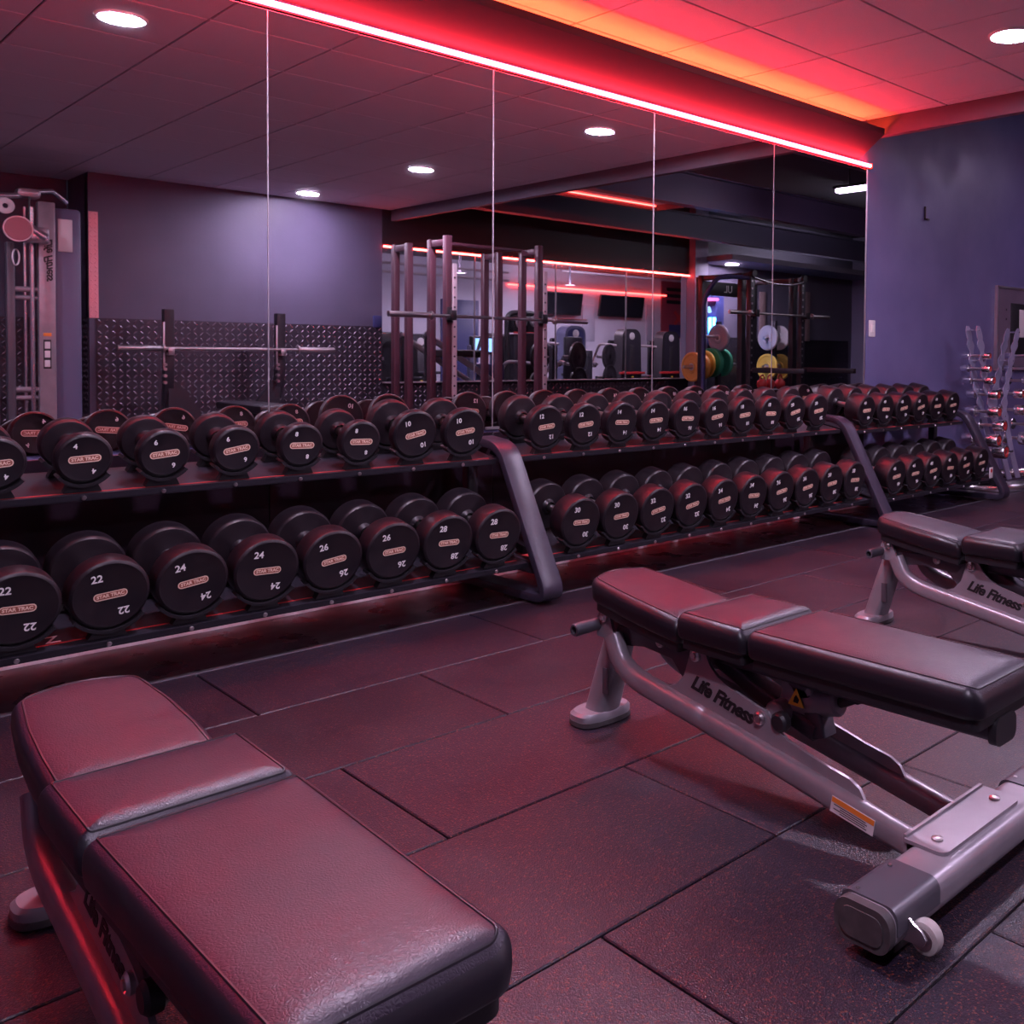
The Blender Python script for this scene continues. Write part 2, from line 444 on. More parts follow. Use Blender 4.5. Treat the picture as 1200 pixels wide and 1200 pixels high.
# fixing holes and scuffs on the blue wall
hk = put('wall_hook', MB().box((6.33, 0, 2.07), (.012, .012, .10), .003).box((6.345, -.012, 2.025), (.04, .02, .012), .003), M_black)
tag(hk, 'small black bracket high on the violet wall right of the mirrors', 'hook')
# wall mirror at the far right as a board, its reflection in flat colour
w = thing('wall_board', 'framed dark board on the violet wall behind the chrome dumbbells', 'board', (8.0, 0, 1.25))
put('panel', MB().box((0, -.006, 0), (1.0, .010, .68)), mat('mauve board face', (.16, .12, .16), .35, noise=(5, (.12, .09, .13), .35, .7)), w)
put('frame', MB().box((-.505, -.008, 0), (.016, .03, .71)).box((.505, -.008, 0), (.016, .03, .71)).box((0, -.008, .347), (1.02, .03, .016)).box((0, -.008, -.347), (1.02, .03, .016)), M_alu, w)
mb = MB()
for zz in (.16, .08, -.02, -.10): mb.cyl((-.33, -.011, zz), (-.33, -.013, zz), .010, n=10)
put('fixing_dots', mb, M_black, w)
put('dark_sheet', MB().box((-.10, -.0125, .0), (.30, .004, .44), .001), M_black, w)
put('white_sheet', MB().box((.05, -.0150, .05), (.28, .004, .24), .001), M_paper, w)

# ceiling lights
def downlight(x, y, z, label, group='round ceiling downlights', k=1.0):
    l = thing('ceiling_light', label, 'ceiling light', (x, y, z), 0, group)
    put('diffuser', MB().cyl((0, 0, -.004), (0, 0, -.010), .098, n=32), M_lamp, l)
    put('trim_ring', MB().lathe([(.098, 0), (.098, -.011), (.104, -.013), (.112, -.008), (.114, 0)], (0, 0, 0), (0, 0, 1), 32), M_numb, l)
downlight(4.48, -1.545, ZC, 'round white ceiling light over the benches, seen directly at top right')
downlight(1.46, -1.53, ZC, 'round ceiling light mirrored at the top left of the mirrors')
downlight(.25, -3.82, ZC, 'round ceiling light above the left bench, left of all those mirrored')  # out-of-view light added to brighten the cable machine
downlight(4.40, -3.82, ZC, 'round ceiling light mirrored in the middle of the second mirror panel')
downlight(4.32, -5.85, ZC, 'round ceiling light mirrored close to the dark back wall')
p = refl(858, 309, 6.05)
struct('ceiling_alcove', MB().box((13.3, -6.05, p.z+.045), (5.5, .8, .08)), mat('alcove ceiling', (.16, .15, .19), .7))
downlight(p.x, p.y, p.z, 'round ceiling light above the coloured weight plates in the alcove')
# long tube lamp in the open ceiling and steel beams
p0, p1 = refl(941, 277-49, 2.6), refl(1030, 272-49, 2.6)
tl = thing('tube_light', 'bright white tube light among the dark ceiling beams', 'ceiling light', (8.45, -1.55, 2.76), R_(90))
put('tube', MB().box((0, 0, 0), (1.5, .09, .04), .01), mat('tube lamp diffuser', (.9, .9, .9), .5, emit=(.98, .74, 1.2), estr=34), tl)
put('housing', MB().box((0, 0, .035), (1.56, .11, .03), .005).cyl((-.6, 0, .05), (-.6, 0, .42), .006).cyl((.6, 0, .05), (.6, 0, .42), .006), M_black, tl)
def ibeam(y, z, x0, x1, name):
    mb = MB(); c = (x0+x1)/2; L = x1-x0
    mb.box((c, y, z+.006), (L, .14, .012)).box((c, y, z+.17), (L, .012, .32)).box((c, y, z+.33), (L, .14, .012))
    struct(name, mb, M_beam)
ibeam(-3.3, 2.55, XF+.08, 17.9, 'beam_front')
ibeam(-5.6, 2.62, XF+.08, 17.9, 'beam_back')
ibeam(-1.3, 2.72, XF+.08, 17.9, 'beam_near')
for i, (x, y, L, lab) in enumerate([(11.2, -3.41, 2.6, 'long tube light fixed behind the first ceiling beam'), (12.6, -5.70, 2.0, 'short tube light fixed behind the far ceiling beam'),
                            (9.5, -10.7, 2.6, 'tube light on the far room ceiling, left of the other'), (13.2, -10.7, 2.6, 'tube light on the far room ceiling, right of the other')]):
    z = 2.74 if i < 2 else 2.796
    t = thing('tube_light', lab, 'ceiling light', (x, y, z), 0, 'tube lights')  # unseen tubes added to brighten the alcove and the far room
    put('tube', MB().box((0, 0, -.02), (L, .06, .035), .01), MATS['tube lamp diffuser'] if i > 1 else mat('dim tube diffuser', (.9, .9, .9), .5, emit=(.92, .84, 1.05), estr=26), t)
    put('housing', MB().box((0, .0 if i > 1 else .03, .015), (L+.04, .08, .04), .005), M_black, t)
# ceiling raft lit red by its own strip
rf = thing('ceiling_raft', 'red lit ceiling raft hanging beyond the tiled ceiling', 'ceiling panel', (7.35, -4.48, 2.80))
put('panel', MB().box((0, 0, .05), (1.75, .75, .03)), M_tile, rf)
put('edge_frame', MB().box((0, .39, .02), (1.8, .03, .10)).box((0, -.39, .02), (1.8, .03, .10)).box((-.9, 0, .02), (.03, .8, .10)).box((.9, 0, .02), (.03, .8, .10)), M_fascia, rf)
put('red_strip', MB().box((0, .36, .02), (1.7, .012, .012)).box((0, -.36, .02), (1.7, .012, .012)), mat('raft led', (.8, .3, .3), .5, emit=(1, .05, .04), estr=20), rf)
put('hanger', MB().cyl((-.8, 0, .06), (-.8, 0, .38), .006).cyl((.8, 0, .06), (.8, 0, .38), .006), M_black, rf)
# air ducts
for i, (x, y, z, L, r) in enumerate([(10.9, -2.2, 2.95, 2.4, .13), (11.8, -4.2, 2.98, 3.0, .15)]):
    d = thing('air_duct', ['round dark air duct above the first ceiling beam', 'round dark air duct above the far ceiling beams'][i], 'duct', (x, y, z))
    mb = MB(); 
    for q in range(9): mb.cyl((-L/2+L*q/9, 0, 0), (-L/2+L*(q+1)/9-.01, 0, 0), r+.006*(q % 2), n=24)
    put('duct_body', mb, M_beam, d)
    put('strap', MB().box((-L/3, 0, .16), (.02, .02, .2)).box((L/3, 0, .16), (.02, .02, .2)), M_black, d)
# ================================================================== dumbbell racks
TAU = R_(10)
AX = Vector((0, -math.cos(TAU), -math.sin(TAU)))      # along a dumbbell, towards the room and down
NV = Vector((0, -math.sin(TAU), math.cos(TAU)))       # away from the shelf
XV = Vector((1, 0, 0))
UP0 = Vector((0, -.385, .563)); LO0 = Vector((0, -.60, .166))     # front edge of the shelf planes
RK = [(-.14, 2.335, 0.0), (2.335, 4.78, 0.0), (4.78, 6.29, -.016)]  # bays: x from, x to, shelf shift
D_PITCH = .2185

def add_head_profile(R, T):
    e = .011
    return [(.0, .0), (.026, 0), (.034, .004), (R-.020, .004), (R-e*.6, .0065), (R-.002, .012), (R, .017), (R, T-e), (R-.0015, T-e*.5), (R-.006, T-.0015),
            (R-.010, T), (R-.014, T-.0012), (0, T-.0012)]
HEADS = {}
def head_mesh(R, T):
    k = (R, T)
    if k not in HEADS:
        mb = MB(); mb.lathe(add_head_profile(R, T), (0, 0, 0), (0, -1, 0), 56)
        mb.lathe([(.024, -.012), (.030, -.002), (.034, .004)], (0, 0, 0), (0, -1, 0), 28)
        HEADS[k] = mb.data('head', M_urethane, 30)
    return HEADS[k]
NUM = {}
def num_mesh(n, R):
    k = (n, R)
    if k not in NUM:
        mb = MB(); s = .030 if R > .1 else (.026 if R > .08 else .021)
        F = frame((-.30*R, 0, .52*R), (1, 0, 0), (0, 0, 1)); text_mb(mb, n, s, F, M_numb, offset=.0006)
        m2 = MB(); F = frame((.30*R, 0, -.52*R), (-1, 0, 0), (0, 0, -1)); text_mb(m2, n, s, F, M_numb, offset=.0006)
        NUM[k] = (mb.data('number', M_numb), m2.data('number', M_numb))
    return NUM[k]
pill = lambda w, h: rrect(w, h, h*.48, 6)
mb = MB()
outer, inner = pill(.086, .0225), pill(.080, .0165)
n_ = len(outer); vs = [(a, -.0006, b) for a, b in outer]+[(a, -.0006, b) for a, b in inner]
mb.add(vs, [(i, (i+1) % n_, n_+(i+1) % n_, n_+i) for i in range(n_)])
text_mb(mb, 'STAR TRAC', .0135, frame((0, -.0008, 0), (1, 0, 0), (0, 0, 1)), M_cream, offset=.0005)
BADGE_LET = mb.data('badge_lettering', M_cream)
BADGE = MB().prism(inner, (0, -.0001, 0), (1, 0, 0), (0, 0, 1), .0006).data('badge', M_badgered)
HAND = {}
def handle_mesh(L):
    if L not in HAND:
        r = .0165
        HAND[L] = MB().lathe([(r-.002, -.01), (r-.001, 0), (r, L*.2), (r+.0015, L*.5), (r, L*.8), (r-.001, L), (r-.002, L+.01)], (0, 0, 0), (0, -1, 0), 20).data('handle', M_chromeworn)
    return HAND[L]

def dumbbell(n, R, T, HL, front, roll, label, group):
    """front = centre of the front face"""
    L = 2*T+HL
    root = thing('dumbbell', label, 'dumbbell', tuple(front+AX*(-L/2)), 0, group)
    root.rotation_euler = (TAU, 0, 0)
    for s in (1, -1):
        h = link('head', head_mesh(R, T), root)
        h.location = (0, -s*HL/2, 0)
        if s < 0: h.rotation_euler = (0, 0, PI)
        h.rotation_euler.rotate_axis('Y', -roll if s > 0 else -roll)
        for nm in num_mesh(n, R): q = link('number', nm, h); q.location = (0, -T+.0008, 0)
        q = link('badge', BADGE, h); q.location = (0, -T+.0006, 0)
        q = link('badge_lettering', BADGE_LET, h); q.location = (0, -T+.0006, 0)
    q = link('handle', handle_mesh(HL), root); q.location = (0, HL/2, 0)
    return root

def cup_mesh(R):
    """cradle under one head, axis along local y, open to the top"""
    mb = MB(); a0, a1, N = R_(-52), R_(52), 14; vs, fs = [], []
    for i in range(N+1):
        a = a0+(a1-a0)*i/N
        for rr in (R+.002, R+.011):
            for yy in (-.024, .024): vs.append((math.sin(a)*rr, yy, -math.cos(a)*rr))
    for i in range(N):
        b = i*4; c = b+4
        fs += [(b, c, c+1, b+1), (b+2, b+3, c+3, c+2), (b, b+2, c+2, c), (b+1, c+1, c+3, b+3)]
    fs += [(0, 1, 3, 2), (N*4, N*4+2, N*4+3, N*4+1)]
    mb.add(vs, fs)
    mb.prism([(-.050, -R-.028), (.050, -R-.028), (.036, -R+.002), (0, -R-.006), (-.036, -R+.002)], (0, 0, 0), (1, 0, 0), (0, 0, 1), .026)
    return mb.data('saddle', M_black)
CUPS = {}
BOLT = MB().lathe([(0, 0), (.0065, 0), (.0075, .0015), (.006, .005), (0, .006)], (0, 0, 0), (0, -1, 0), 12).data('bolt', M_chromeworn)

bayname = ['nearest rack', 'middle rack', 'far rack']
racks = []
for b, (xa, xb, dz) in enumerate(RK):
    lab = ['near bay of the black dumbbell rack, cut off by the left edge', 'middle bay of the black dumbbell rack, ten dumbbells on each shelf',
           'short far bay of the black dumbbell rack, next to the chrome dumbbells'][b]
    rk = thing('dumbbell_rack', lab, 'rack', (0, 0, 0), 0, 'two-tier dumbbell racks along the mirrors')
    racks.append(rk)
    D = Vector((0, 0, dz))
    for nm, P in (('upper_shelf', UP0+D), ('lower_shelf', LO0+D)):
        mb = MB(); depth = .265 if nm[0] == 'u' else .31; xc = (xa+xb)/2; W = xb-xa-.102
        X = frame(P+Vector((xc, 0, 0))-AX*(depth/2-.005), XV, -AX)     # local x = along, y = back, z = normal
        mb.box((0, 0, -.006), (W, depth, .010), 0, X)
        mb.box((0, -depth/2+.004, -.012), (W, .008, .022), .002, X)
        mb.box((0, depth/2-.004, -.012), (W, .008, .022), .002, X)
        mb.box((0, .04, -.024), (W, .05, .03), .004, X)
        sh = put(nm, mb, M_steelblack, rk)
        # red glints between the cradles, painted as a thin stripe
        put('shelf_stripe', MB().box((0, -.115, -.0003), (W-.05, .006, .0012), 0, X), M_red, sh)
    # uprights: flat bar bent into a sloping loop (right-hand end of every bay; the first bay has one on its left too)
    for x in ([xa] if b == 0 else [])+[xb]:
        pth = bez([((x, -.135, .545+dz), 0), ((x, -.20, .628+dz), .03), ((x, -.385, .612+dz), .075), ((x, -.715, .03), .075), ((x, -.11, .022), 0)], 10)
        w, h = (.096, .034)
        mb = MB().sweep(pth, rrect(w, h, .004, 2), side=(1, 0, 0))
        up = put('upright', mb, M_upright, rk, 30)
        mb = MB().box((x, -.12, .28+dz/2), (.05, .05, .56+dz), .004).box((x, -.12, .03), (.085, .08, .06), .006)
        for P in (UP0, LO0):
            q = P+D-AX*.26; mb.box((x, (q.y-.12)/2, q.z-.03), (.05, abs(q.y+.12)+.04, .05), .004)
        q = LO0+D-AX*.02
        mb.box((x, q.y+.10, q.z-.03), (.05, .34, .05), .004, None)
        put('rear_post', mb, M_steelblack, rk)
        for P in (UP0, LO0):
            q = P+D+Vector((x-.043, .018, -.01))
            bo = put('knob', MB().lathe([(0, 0), (.008, .001), (.0125, .008), (.010, .016), (.006, .020), (0, .020)], (q.x, q.y, q.z), (-1, 0, 0), 14), M_chrome, rk)
    # dumbbells
    if b == 0: xu = [2.125-D_PITCH*i for i in range(7, -1, -1)]; xl = [2.137-.2195*i for i in range(7, -1, -1)]
    elif b == 1: xu = [2.528+.2175*i for i in range(10)]; xl = [2.545+.2225*i for i in range(10)]
    else: xu = [4.985+.2155*i for i in range(6)]; xl = [4.99+.2175*i for i in range(6)]
    nums = [(['4', '4', '6', '6', '8', '8', '10', '10'], ['22', '22', '24', '24', '26', '26', '28', '28']),
            (['12', '12', '14', '14', '16', '16', '18', '18', '20', '20'], ['30', '30', '32', '32', '34', '34', '36', '36', '38', '38']),
            (['40', '40', '42', '42', '44', '44'], ['46', '46', '48', '48', '50', '50'])][b]
    ordn = ['leftmost', 'second', 'third', 'fourth', 'fifth', 'sixth']
    for tier, xs_, P in ((0, xu, UP0+D), (1, xl, LO0+D)):
        shelf = 'upper' if tier == 0 else 'lower'
        for i, x in enumerate(xs_):
            n = nums[tier][i]; kg = int(n)
            if kg <= 8: R, T = .077, .052
            elif kg <= 20: R, T = .0925, .052+.0022*(kg-10)
            elif kg <= 28: R, T = .1035, .080+.002*(kg-22)
            elif kg <= 38: R, T = .1035, .096+.0015*(kg-30)
            else: R, T = (.092 if tier == 0 else .1015), .118
            T = round(T, 3)
            HL = .126 if kg <= 20 else .130
            if kg >= 40 and tier == 0: HL = .115
            fc = P+NV*(R+.030)+XV*x
            L = 2*T+HL
            roll = R_(random.choice([-2, 3, 5, 6, 8, 10, 12]))
            if b < 2:
                lab = f"black rubber dumbbell marked {n}, {'left' if i % 2 == 0 else 'right'} of its pair, {shelf} shelf of the {bayname[b]}"
            else:
                lab = f"black rubber dumbbell, {ordn[i]} from the left on the {shelf} shelf of the far rack" if i else f"black rubber dumbbell, leftmost on the {shelf} shelf of the far rack"
            dumbbell(n, R, T, HL, fc, roll, lab, f'dumbbells on the {shelf} shelves')
            if R not in CUPS: CUPS[R] = cup_mesh(R)
            for a in (.020, L-.03):
                c = link('saddle', CUPS[R], rk)
                c.location = fc-AX*a; c.rotation_euler = (TAU, 0, 0)
                if a < .1:
                    q = link('bolt', BOLT, c); q.location = (.0, -.0255, -R-.042)
    # small paper tag on the far upright
tg = put('tag', MB().box((6.22, -.62, .20), (.05, .004, .075), .001, None), M_paper, racks[2])
put('tag_print', MB().cyl((6.22, -.6225, .215), (6.22, -.6235, .215), .014, n=16), M_red, tg)
# big shelf letters printed between the lowest dumbbells
mb = MB(); X = frame(LO0+Vector((.695, 0, 0))-AX*.06+NV*.0008, XV, -AX); text_mb(mb, 'Z', .06, X, M_numb)
put('shelf_print', mb, M_numb, [o for o in bpy.data.objects if o.parent == racks[0] and o.name.startswith('lower_shelf')][0])

# ================================================================== adjustable benches
def pad_mesh(poly, z0, z1, name, m, crown=.004):
    """upholstered cushion: closed rings from the bottom edge to the crowned top"""
    h = z1-z0
    prof = [(.012, 0), (.006, .002), (.001, .008), (0, .014), (-.0015, h*.45), (-.001, h-.020), (.002, h-.012), (.007, h-.006), (.0125, h-.0026), (.0155, h-.0016)]
    mb = MB(); N = len(poly); vs = []; fs = []
    for d, z in prof:
        for p in inset(poly, d): vs.append((p[0], p[1], z0+z))
    ring = inset(poly, .0155)
    cx = sum(p[0] for p in ring)/N; ys = [p[1] for p in ring]; cy = (min(ys)+max(ys))/2
    hx = max(abs(p[0]) for p in ring); hy = (max(ys)-min(ys))/2
    tops = [(.010, .35), (.03, .75), (.055, .95), (.085, 1.05)]
    for d, k in tops:
        sx, sy = max(.1, 1-d/hx), max(.1, 1-d/hy)
        for p in ring: vs.append((cx+(p[0]-cx)*sx, cy+(p[1]-cy)*sy, z0+h-.0010+crown*k))
    T = len(prof)+len(tops)
    for i in range(T-1):
        for k in range(N):
            l = (k+1) % N; fs.append((i*N+k, i*N+l, (i+1)*N+l, (i+1)*N+k))
    fs.append(tuple(range(N-1, -1, -1))); fs.append(tuple((T-1)*N+k for k in range(N)))
    mb.add(vs, fs)
    me = mb.data(name, m, 60)
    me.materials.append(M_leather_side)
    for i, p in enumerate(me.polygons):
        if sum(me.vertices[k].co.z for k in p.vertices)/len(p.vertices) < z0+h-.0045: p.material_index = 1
    return me
def bench(label):
    root = thing('weight_bench', label, 'weight bench', (0, 0, 0), 0, 'adjustable weight benches on the rubber mats')
    ZT, ZB = .403, .340
    w = .137
    seat = [(-.117, -2.140), (.117, -2.140), (.118, -2.03), (.113, -1.92), (.098, -1.795), (.03, -1.768), (-.03, -1.768), (-.098, -1.795), (-.113, -1.92), (-.118, -2.03)]
    pads = [('seat_pad', round_poly(seat, [.018, .018, .3, .3, .045, .15, .15, .045, .3, .3], 5)),
            ('middle_pad', round_poly([(-w, -2.357), (w, -2.357), (w, -2.148), (-w, -2.148)], [.020, .020, .018, .018], 6)),
            ('back_pad', round_poly([(-w+.010, -2.905), (w-.010, -2.905), (w+.001, -2.362), (-w-.001, -2.362)], [.035, .035, .019, .019], 7))]
    for nm, poly in pads:
        yt = min(q[1] for q in poly)
        def shape(v, yt=yt, nm=nm):
            k = max(0, min(1, (v.z-ZB)/(ZT-ZB))); d = max(0, .030-(v.y-yt))/.030
            v.z -= .020*k*d*d
            if nm == 'seat_pad': v.z += -.022+.118*(v.y+2.12)
        p = link(nm, pad_mesh(poly, ZB, ZT, nm, M_leather), root)
        for v in p.data.vertices: shape(v.co)
        ring = [(a, b, ZT-.0016) for a, b in inset(poly, .0148)]
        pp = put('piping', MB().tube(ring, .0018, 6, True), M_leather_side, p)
        for v in pp.data.vertices: shape(v.co)
        pl = inset(poly, .012); n = len(pl)
        pp = put('pad_board', MB().prism(pl, (0, 0, ZB-.011), (1, 0, 0), (0, 1, 0), .022), M_black, p, 50)
        for v in pp.data.vertices: shape(v.co)
    # rear post with its foot
    def oval(cx, cy, a, b_, z, n=32): return [(cx+a*math.copysign(abs(math.cos(t))**.7, math.cos(t)), cy+b_*math.copysign(abs(math.sin(t))**.7, math.sin(t)), z) for t in [2*PI*i/n for i in range(n)]]
    def loft(rings):
        mb = MB(); n = len(rings[0]); vs = [p for r in rings for p in r]; fs = [tuple(range(n-1, -1, -1)), tuple((len(rings)-1)*n+k for k in range(n))]
        for i in range(len(rings)-1):
            for k in range(n): l = (k+1) % n; fs.append((i*n+k, i*n+l, (i+1)*n+l, (i+1)*n+k))
        return mb.add(vs, fs)
    post = put('rear_post', loft([oval(.0, -1.735, .044, .040, .03), oval(0, -1.785, .041, .038, .18), oval(0, -1.825, .038, .034, .30)]), M_benchgrey, root, 40)
    mb = MB(); mb.box((.0, -1.7815, .10), (.002, .002, .002))
    put('foot', loft([oval(0, -1.728, .088, .052, .014), oval(0, -1.728, .088, .052, .030), oval(0, -1.730, .080, .046, .038)]), M_benchgrey, root, 40)
    put('rubber_foot', loft([oval(0, -1.728, .086, .050, 0), oval(0, -1.728, .090, .054, .004), oval(0, -1.728, .090, .054, .016)]), M_rubfoot, root, 40)
    st = put('instruction_sticker', MB().box((-.0395, -1.795, .13), (.004, .024, .07), .001), M_benchdark, post)
    # side rails: oval tubes from the post down to the cross bar
    for s in (-1, 1):
        x = .083*s
        path = bez([((x*.95, -1.866, .278), 0), ((x, -1.915, .192), .10), ((x, -2.30, .134), .35), ((x, -2.775, .049), 0)], 12)
        r = put('side_rail', MB().sweep(path, [(a*.021, c*.027) for a, c in [(math.copysign(abs(math.cos(t))**.75, math.cos(t)), math.copysign(abs(math.sin(t))**.75, math.sin(t))) for t in [2*PI*i/20 for i in range(20)]]], side=(1, 0, 0)), M_benchgrey, root, 50)
        poly = [(-2.055, .190), (-2.098, .206), (-2.125, .236), (-2.138, .275), (-2.145, .300), (-2.160, .313), (-2.180, .312), (-2.195, .298), (-2.208, .276), (-2.232, .256), (-2.270, .240), (-2.34, .222),
                (-2.365, .216), (-2.385, .206), (-2.405, .186), (-2.440, .166), (-2.54, .143), (-2.60, .133), (-2.625, .120), (-2.640, .096), (-2.660, .075), (-2.30, .13)]
        xg = x-.006*s
        g = put('gusset_plate', MB().prism([(-a, c) for a, c in poly], (xg, 0, 0), (0, -1, 0), (0, 0, 1), .008), M_benchgrey, root)
        mb = MB(); al = R_(11.5)
        if s < 0: text_mb(mb, 'Life Fitness', .048, frame((xg-.0045, -2.245, .208), (0, -math.cos(al), -math.sin(al)), (0, -math.sin(al), math.cos(al))), M_blackink, shear=.35, offset=.0018, space=.92)
        else: text_mb(mb, 'Life Fitness', .048, frame((xg+.0045, -2.245, .208), (0, math.cos(al), math.sin(al)), (0, -math.sin(al), math.cos(al))), M_blackink, shear=.35, offset=.0018, space=.92)
        put('lettering', mb, M_blackink, g)
        for (yy, zz, rr) in ((-2.163, .292, .015), (-2.362, .196, .015)):
            b = put('bolt', MB().lathe([(0, .0), (rr, 0), (rr, .007), (rr*.72, .011), (rr*.62, .008), (rr*.5, .008), (rr*.45, .013), (0, .013)], (xg+.003*s, yy, zz), (s, 0, 0), 20), M_chromeworn, root)
        # ear on the post and lower link
        e = put('pivot_ear', MB().prism([(-(-1.80), .262), (1.80, .315), (1.812, .333), (1.832, .335), (1.850, .318), (1.872, .262)], (x*.86, 0, 0), (0, -1, 0), (0, 0, 1), .010), M_benchgrey, root)
        put('bolt', MB().lathe([(0, .0), (.013, 0), (.013, .007), (.009, .011), (.008, .008), (.006, .012), (0, .012)], (x*.86+.004*s, -1.830, .316), (s, 0, 0), 20), M_chromeworn, root)
        lk = put('seat_link', MB().prism([(1.85, .245), (1.86, .295), (1.98, .300), (2.02, .315), (2.05, .305), (2.15, .300), (2.18, .275), (2.16, .225), (2.10, .215), (2.06, .255), (1.96, .262)], (x*.62, 0, 0), (0, -1, 0), (0, 0, 1), .012), M_benchdark, root)
        put('bolt', MB().lathe([(0, .0), (.014, 0), (.014, .006), (.009, .009), (.007, .007), (.006, .011), (0, .011)], (x*.62+.005*s, -2.02, .288), (s, 0, 0), 20), M_chromeworn, root)
    # handle bar at the head end
    hb = put('handle_bar', MB().cyl((-.06, -1.80, .292), (.06, -1.80, .292), .012), M_benchgrey, root)
    for s in (-1, 1):
        put('grip', MB().lathe([(.010, 0), (.0155, 0), (.0165, .003), (.0165, .078), (.015, .084), (.010, .084), (.010, .06), (0, .06)], (s*.070, -1.80, .292), (s, 0, -.02), 20), M_benchdark, root)
    # seat bracket under the head pad and transverse pivot tube
    put('seat_bracket', MB().box((0, -1.96, .305), (.07, .28, .016), .004).box((0, -2.10, .288), (.06, .07, .04), .006), M_benchdark, root)
    put('pivot_tube', MB().cyl((-.075, -2.163, .292), (.075, -2.163, .292), .014), M_benchgrey, root)
    put('pivot_tube', MB().cyl((-.075, -2.362, .196), (.075, -2.362, .196), .016), M_benchgrey, root)
    # tube under the back pad
    bt = put('back_tube', MB().sweep([(0, -2.20, .290), (0, -2.36, .292), (0, -2.885, .300)], rrect(.075, .044, .012, 4), side=(1, 0, 0)), M_benchdark, root, 40)
    put('end_cap', MB().sweep([(0, -2.882, .298), (0, -2.895, .298), (0, -2.899, .298)], rrect(.084, .054, .018, 5), side=(1, 0, 0)), M_black, bt, 40)
    put('pad_bracket', MB().box((0, -2.44, .315), (.16, .04, .008), .002).box((0, -2.82, .316), (.16, .04, .008), .002), M_benchdark, root)
    # angle adjuster
    ad = put('adjuster_arm', MB().sweep([(0, -2.40, .292), (0, -2.46, .215), (0, -2.475, .165)], rrect(.05, .045, .008, 3), side=(1, 0, 0)).sweep([(0, -2.18, .275), (0, -2.30, .225), (0, -2.47, .175)], rrect(.06, .04, .008, 3), side=(1, 0, 0)), M_benchdark, root, 40)
    hs = put('adjuster_housing', MB().cyl((-.062, -2.385, .206), (.062, -2.385, .206), .027, bev=.004).cyl((0, -2.37, .212), (.0, -2.52, .250), .030, bev=.006).box((0, -2.415, .245), (.05, .085, .05), .008), M_benchgrey, root)
    put('pull_knob', MB().lathe([(0, 0), (.016, 0), (.022, .006), (.022, .022), (.016, .028), (0, .028)], (-.060, -2.415, .200), (-1, 0, 0), 18), M_black, hs)
    tri = [(-.022, -.019), (.022, -.019), (0, .02)]
    ws = put('warning_triangle', MB().prism(tri, (-.034, -2.425, .246), (0, -1, 0), (0, 0, 1), .002), M_yellow, hs)
    put('pictogram', MB().prism([(-.007, -.011), (.006, -.012), (.009, -.003), (.001, .006), (-.004, 0)], (-.0356, -2.425, .246), (0, -1, 0), (0, 0, 1), .0008), M_blackink, ws)
    put('adjuster_rod', MB().cyl((.0, -2.52, .250), (0, -2.60, .292), .012).cyl((.0, -2.56, .272), (0, -2.60, .292), .016), M_black, root)
    # cross bar with worn wrap plates, end caps, bolted plate and wheels
    yc, zc = -2.834, .058
    sec = lambda k=0: rrect(.108+k, .070+k, .027+k/2, 6)
    cb = put('cross_bar', MB().sweep([(-.368, yc, zc), (.368, yc, zc)], sec(), side=(0, 1, 0)), M_benchgrey, root, 40)
    tp = [(p[0], p[1]) for p in sec(.007)]
    for s in (-1, 1):
        # wrap plate over the top and the outer side only
        arc = [p for p in sec(.007)]
        pr = [p for p in round_poly([(-.0565, -.006), (.0565, -.006), (.0565, .0382), (-.0565, .0382)], [0, 0, .029, .029], 6)]
        put('wear_plate', MB().sweep([(max(s*.362, s*.225), yc, zc), (min(s*.362, s*.225), yc, zc)], pr, side=(0, 1, 0)), M_benchdark, cb, 40)
        ec = put('end_cap', MB().sweep([(s*.366, yc, zc), (s*.378, yc, zc), (s*.384, yc, zc)], sec(.002), side=(0, 1, 0)), M_rubfoot, cb, 40)
        put('end_cap_face', MB().sweep([(s*.384, yc, zc), (s*.3865, yc, zc)], rrect(.084, .050, .020, 5), side=(0, 1, 0)), M_rubfoot, ec, 40)
        for (dx, dy) in ((.35, .03), (.25, .03)): put('rivet', MB().cyl((s*dx, yc+dy, zc+.038), (s*dx, yc+dy, zc+.0400), .004, n=10), M_chromeworn, cb)
        br = put('wheel_bracket', MB().prism([(2.876, .050), (2.876, .068), (2.888, .072), (2.902, .062), (2.914, .058), (2.924, .046), (2.918, .034), (2.876, .030)], (s*.327, 0, 0), (0, -1, 0), (0, 0, 1), .005), M_alu, root)
        wh = put('wheel', MB().lathe([(.010, -.012), (.021, -.012), (.0265, -.010), (.028, -.005), (.028, .005), (.0265, .010), (.021, .012), (.010, .012)], (s*.308, -2.912, .040), (1, 0, 0), 28), M_wheel, root)
        put('hub', MB().cyl((s*.308-.0135, -2.912, .040), (s*.308+.0135, -2.912, .040), .018, n=20).cyl((s*.308-.018, -2.912, .040), (s*.308+.018, -2.912, .040), .006, n=12), M_chromeworn, wh)
        put('bolt', MB().lathe([(0, 0), (.011, 0), (.011, .004), (.007, .006), (0, .006)], (s*.115, yc+.012, zc+.0415), (0, 0, 1), 16), M_chromeworn, root)
    mb = MB().prism(round_poly([(-.155, .060), (-.155, -.026), (.155, -.026), (.155, .060)], [.004, .018, .018, .004], 5), (0, yc, zc+.0385), (1, 0, 0), (0, 1, 0), .007)
    mb.prism([(-.15, 0), (.15, 0), (.15, .035), (-.15, .035)], (0, yc+.060, zc+.012), (1, 0, 0), (0, 0, 1), .007)
    put('joint_plate', mb, M_benchgrey, root)
    for s in (-1, 1): put('foot_pad', MB().box((s*.30, yc, .012), (.07, .07, .024), .006), M_black, cb)
    # warning label on the near rail
    al = math.atan2(.083, .475)
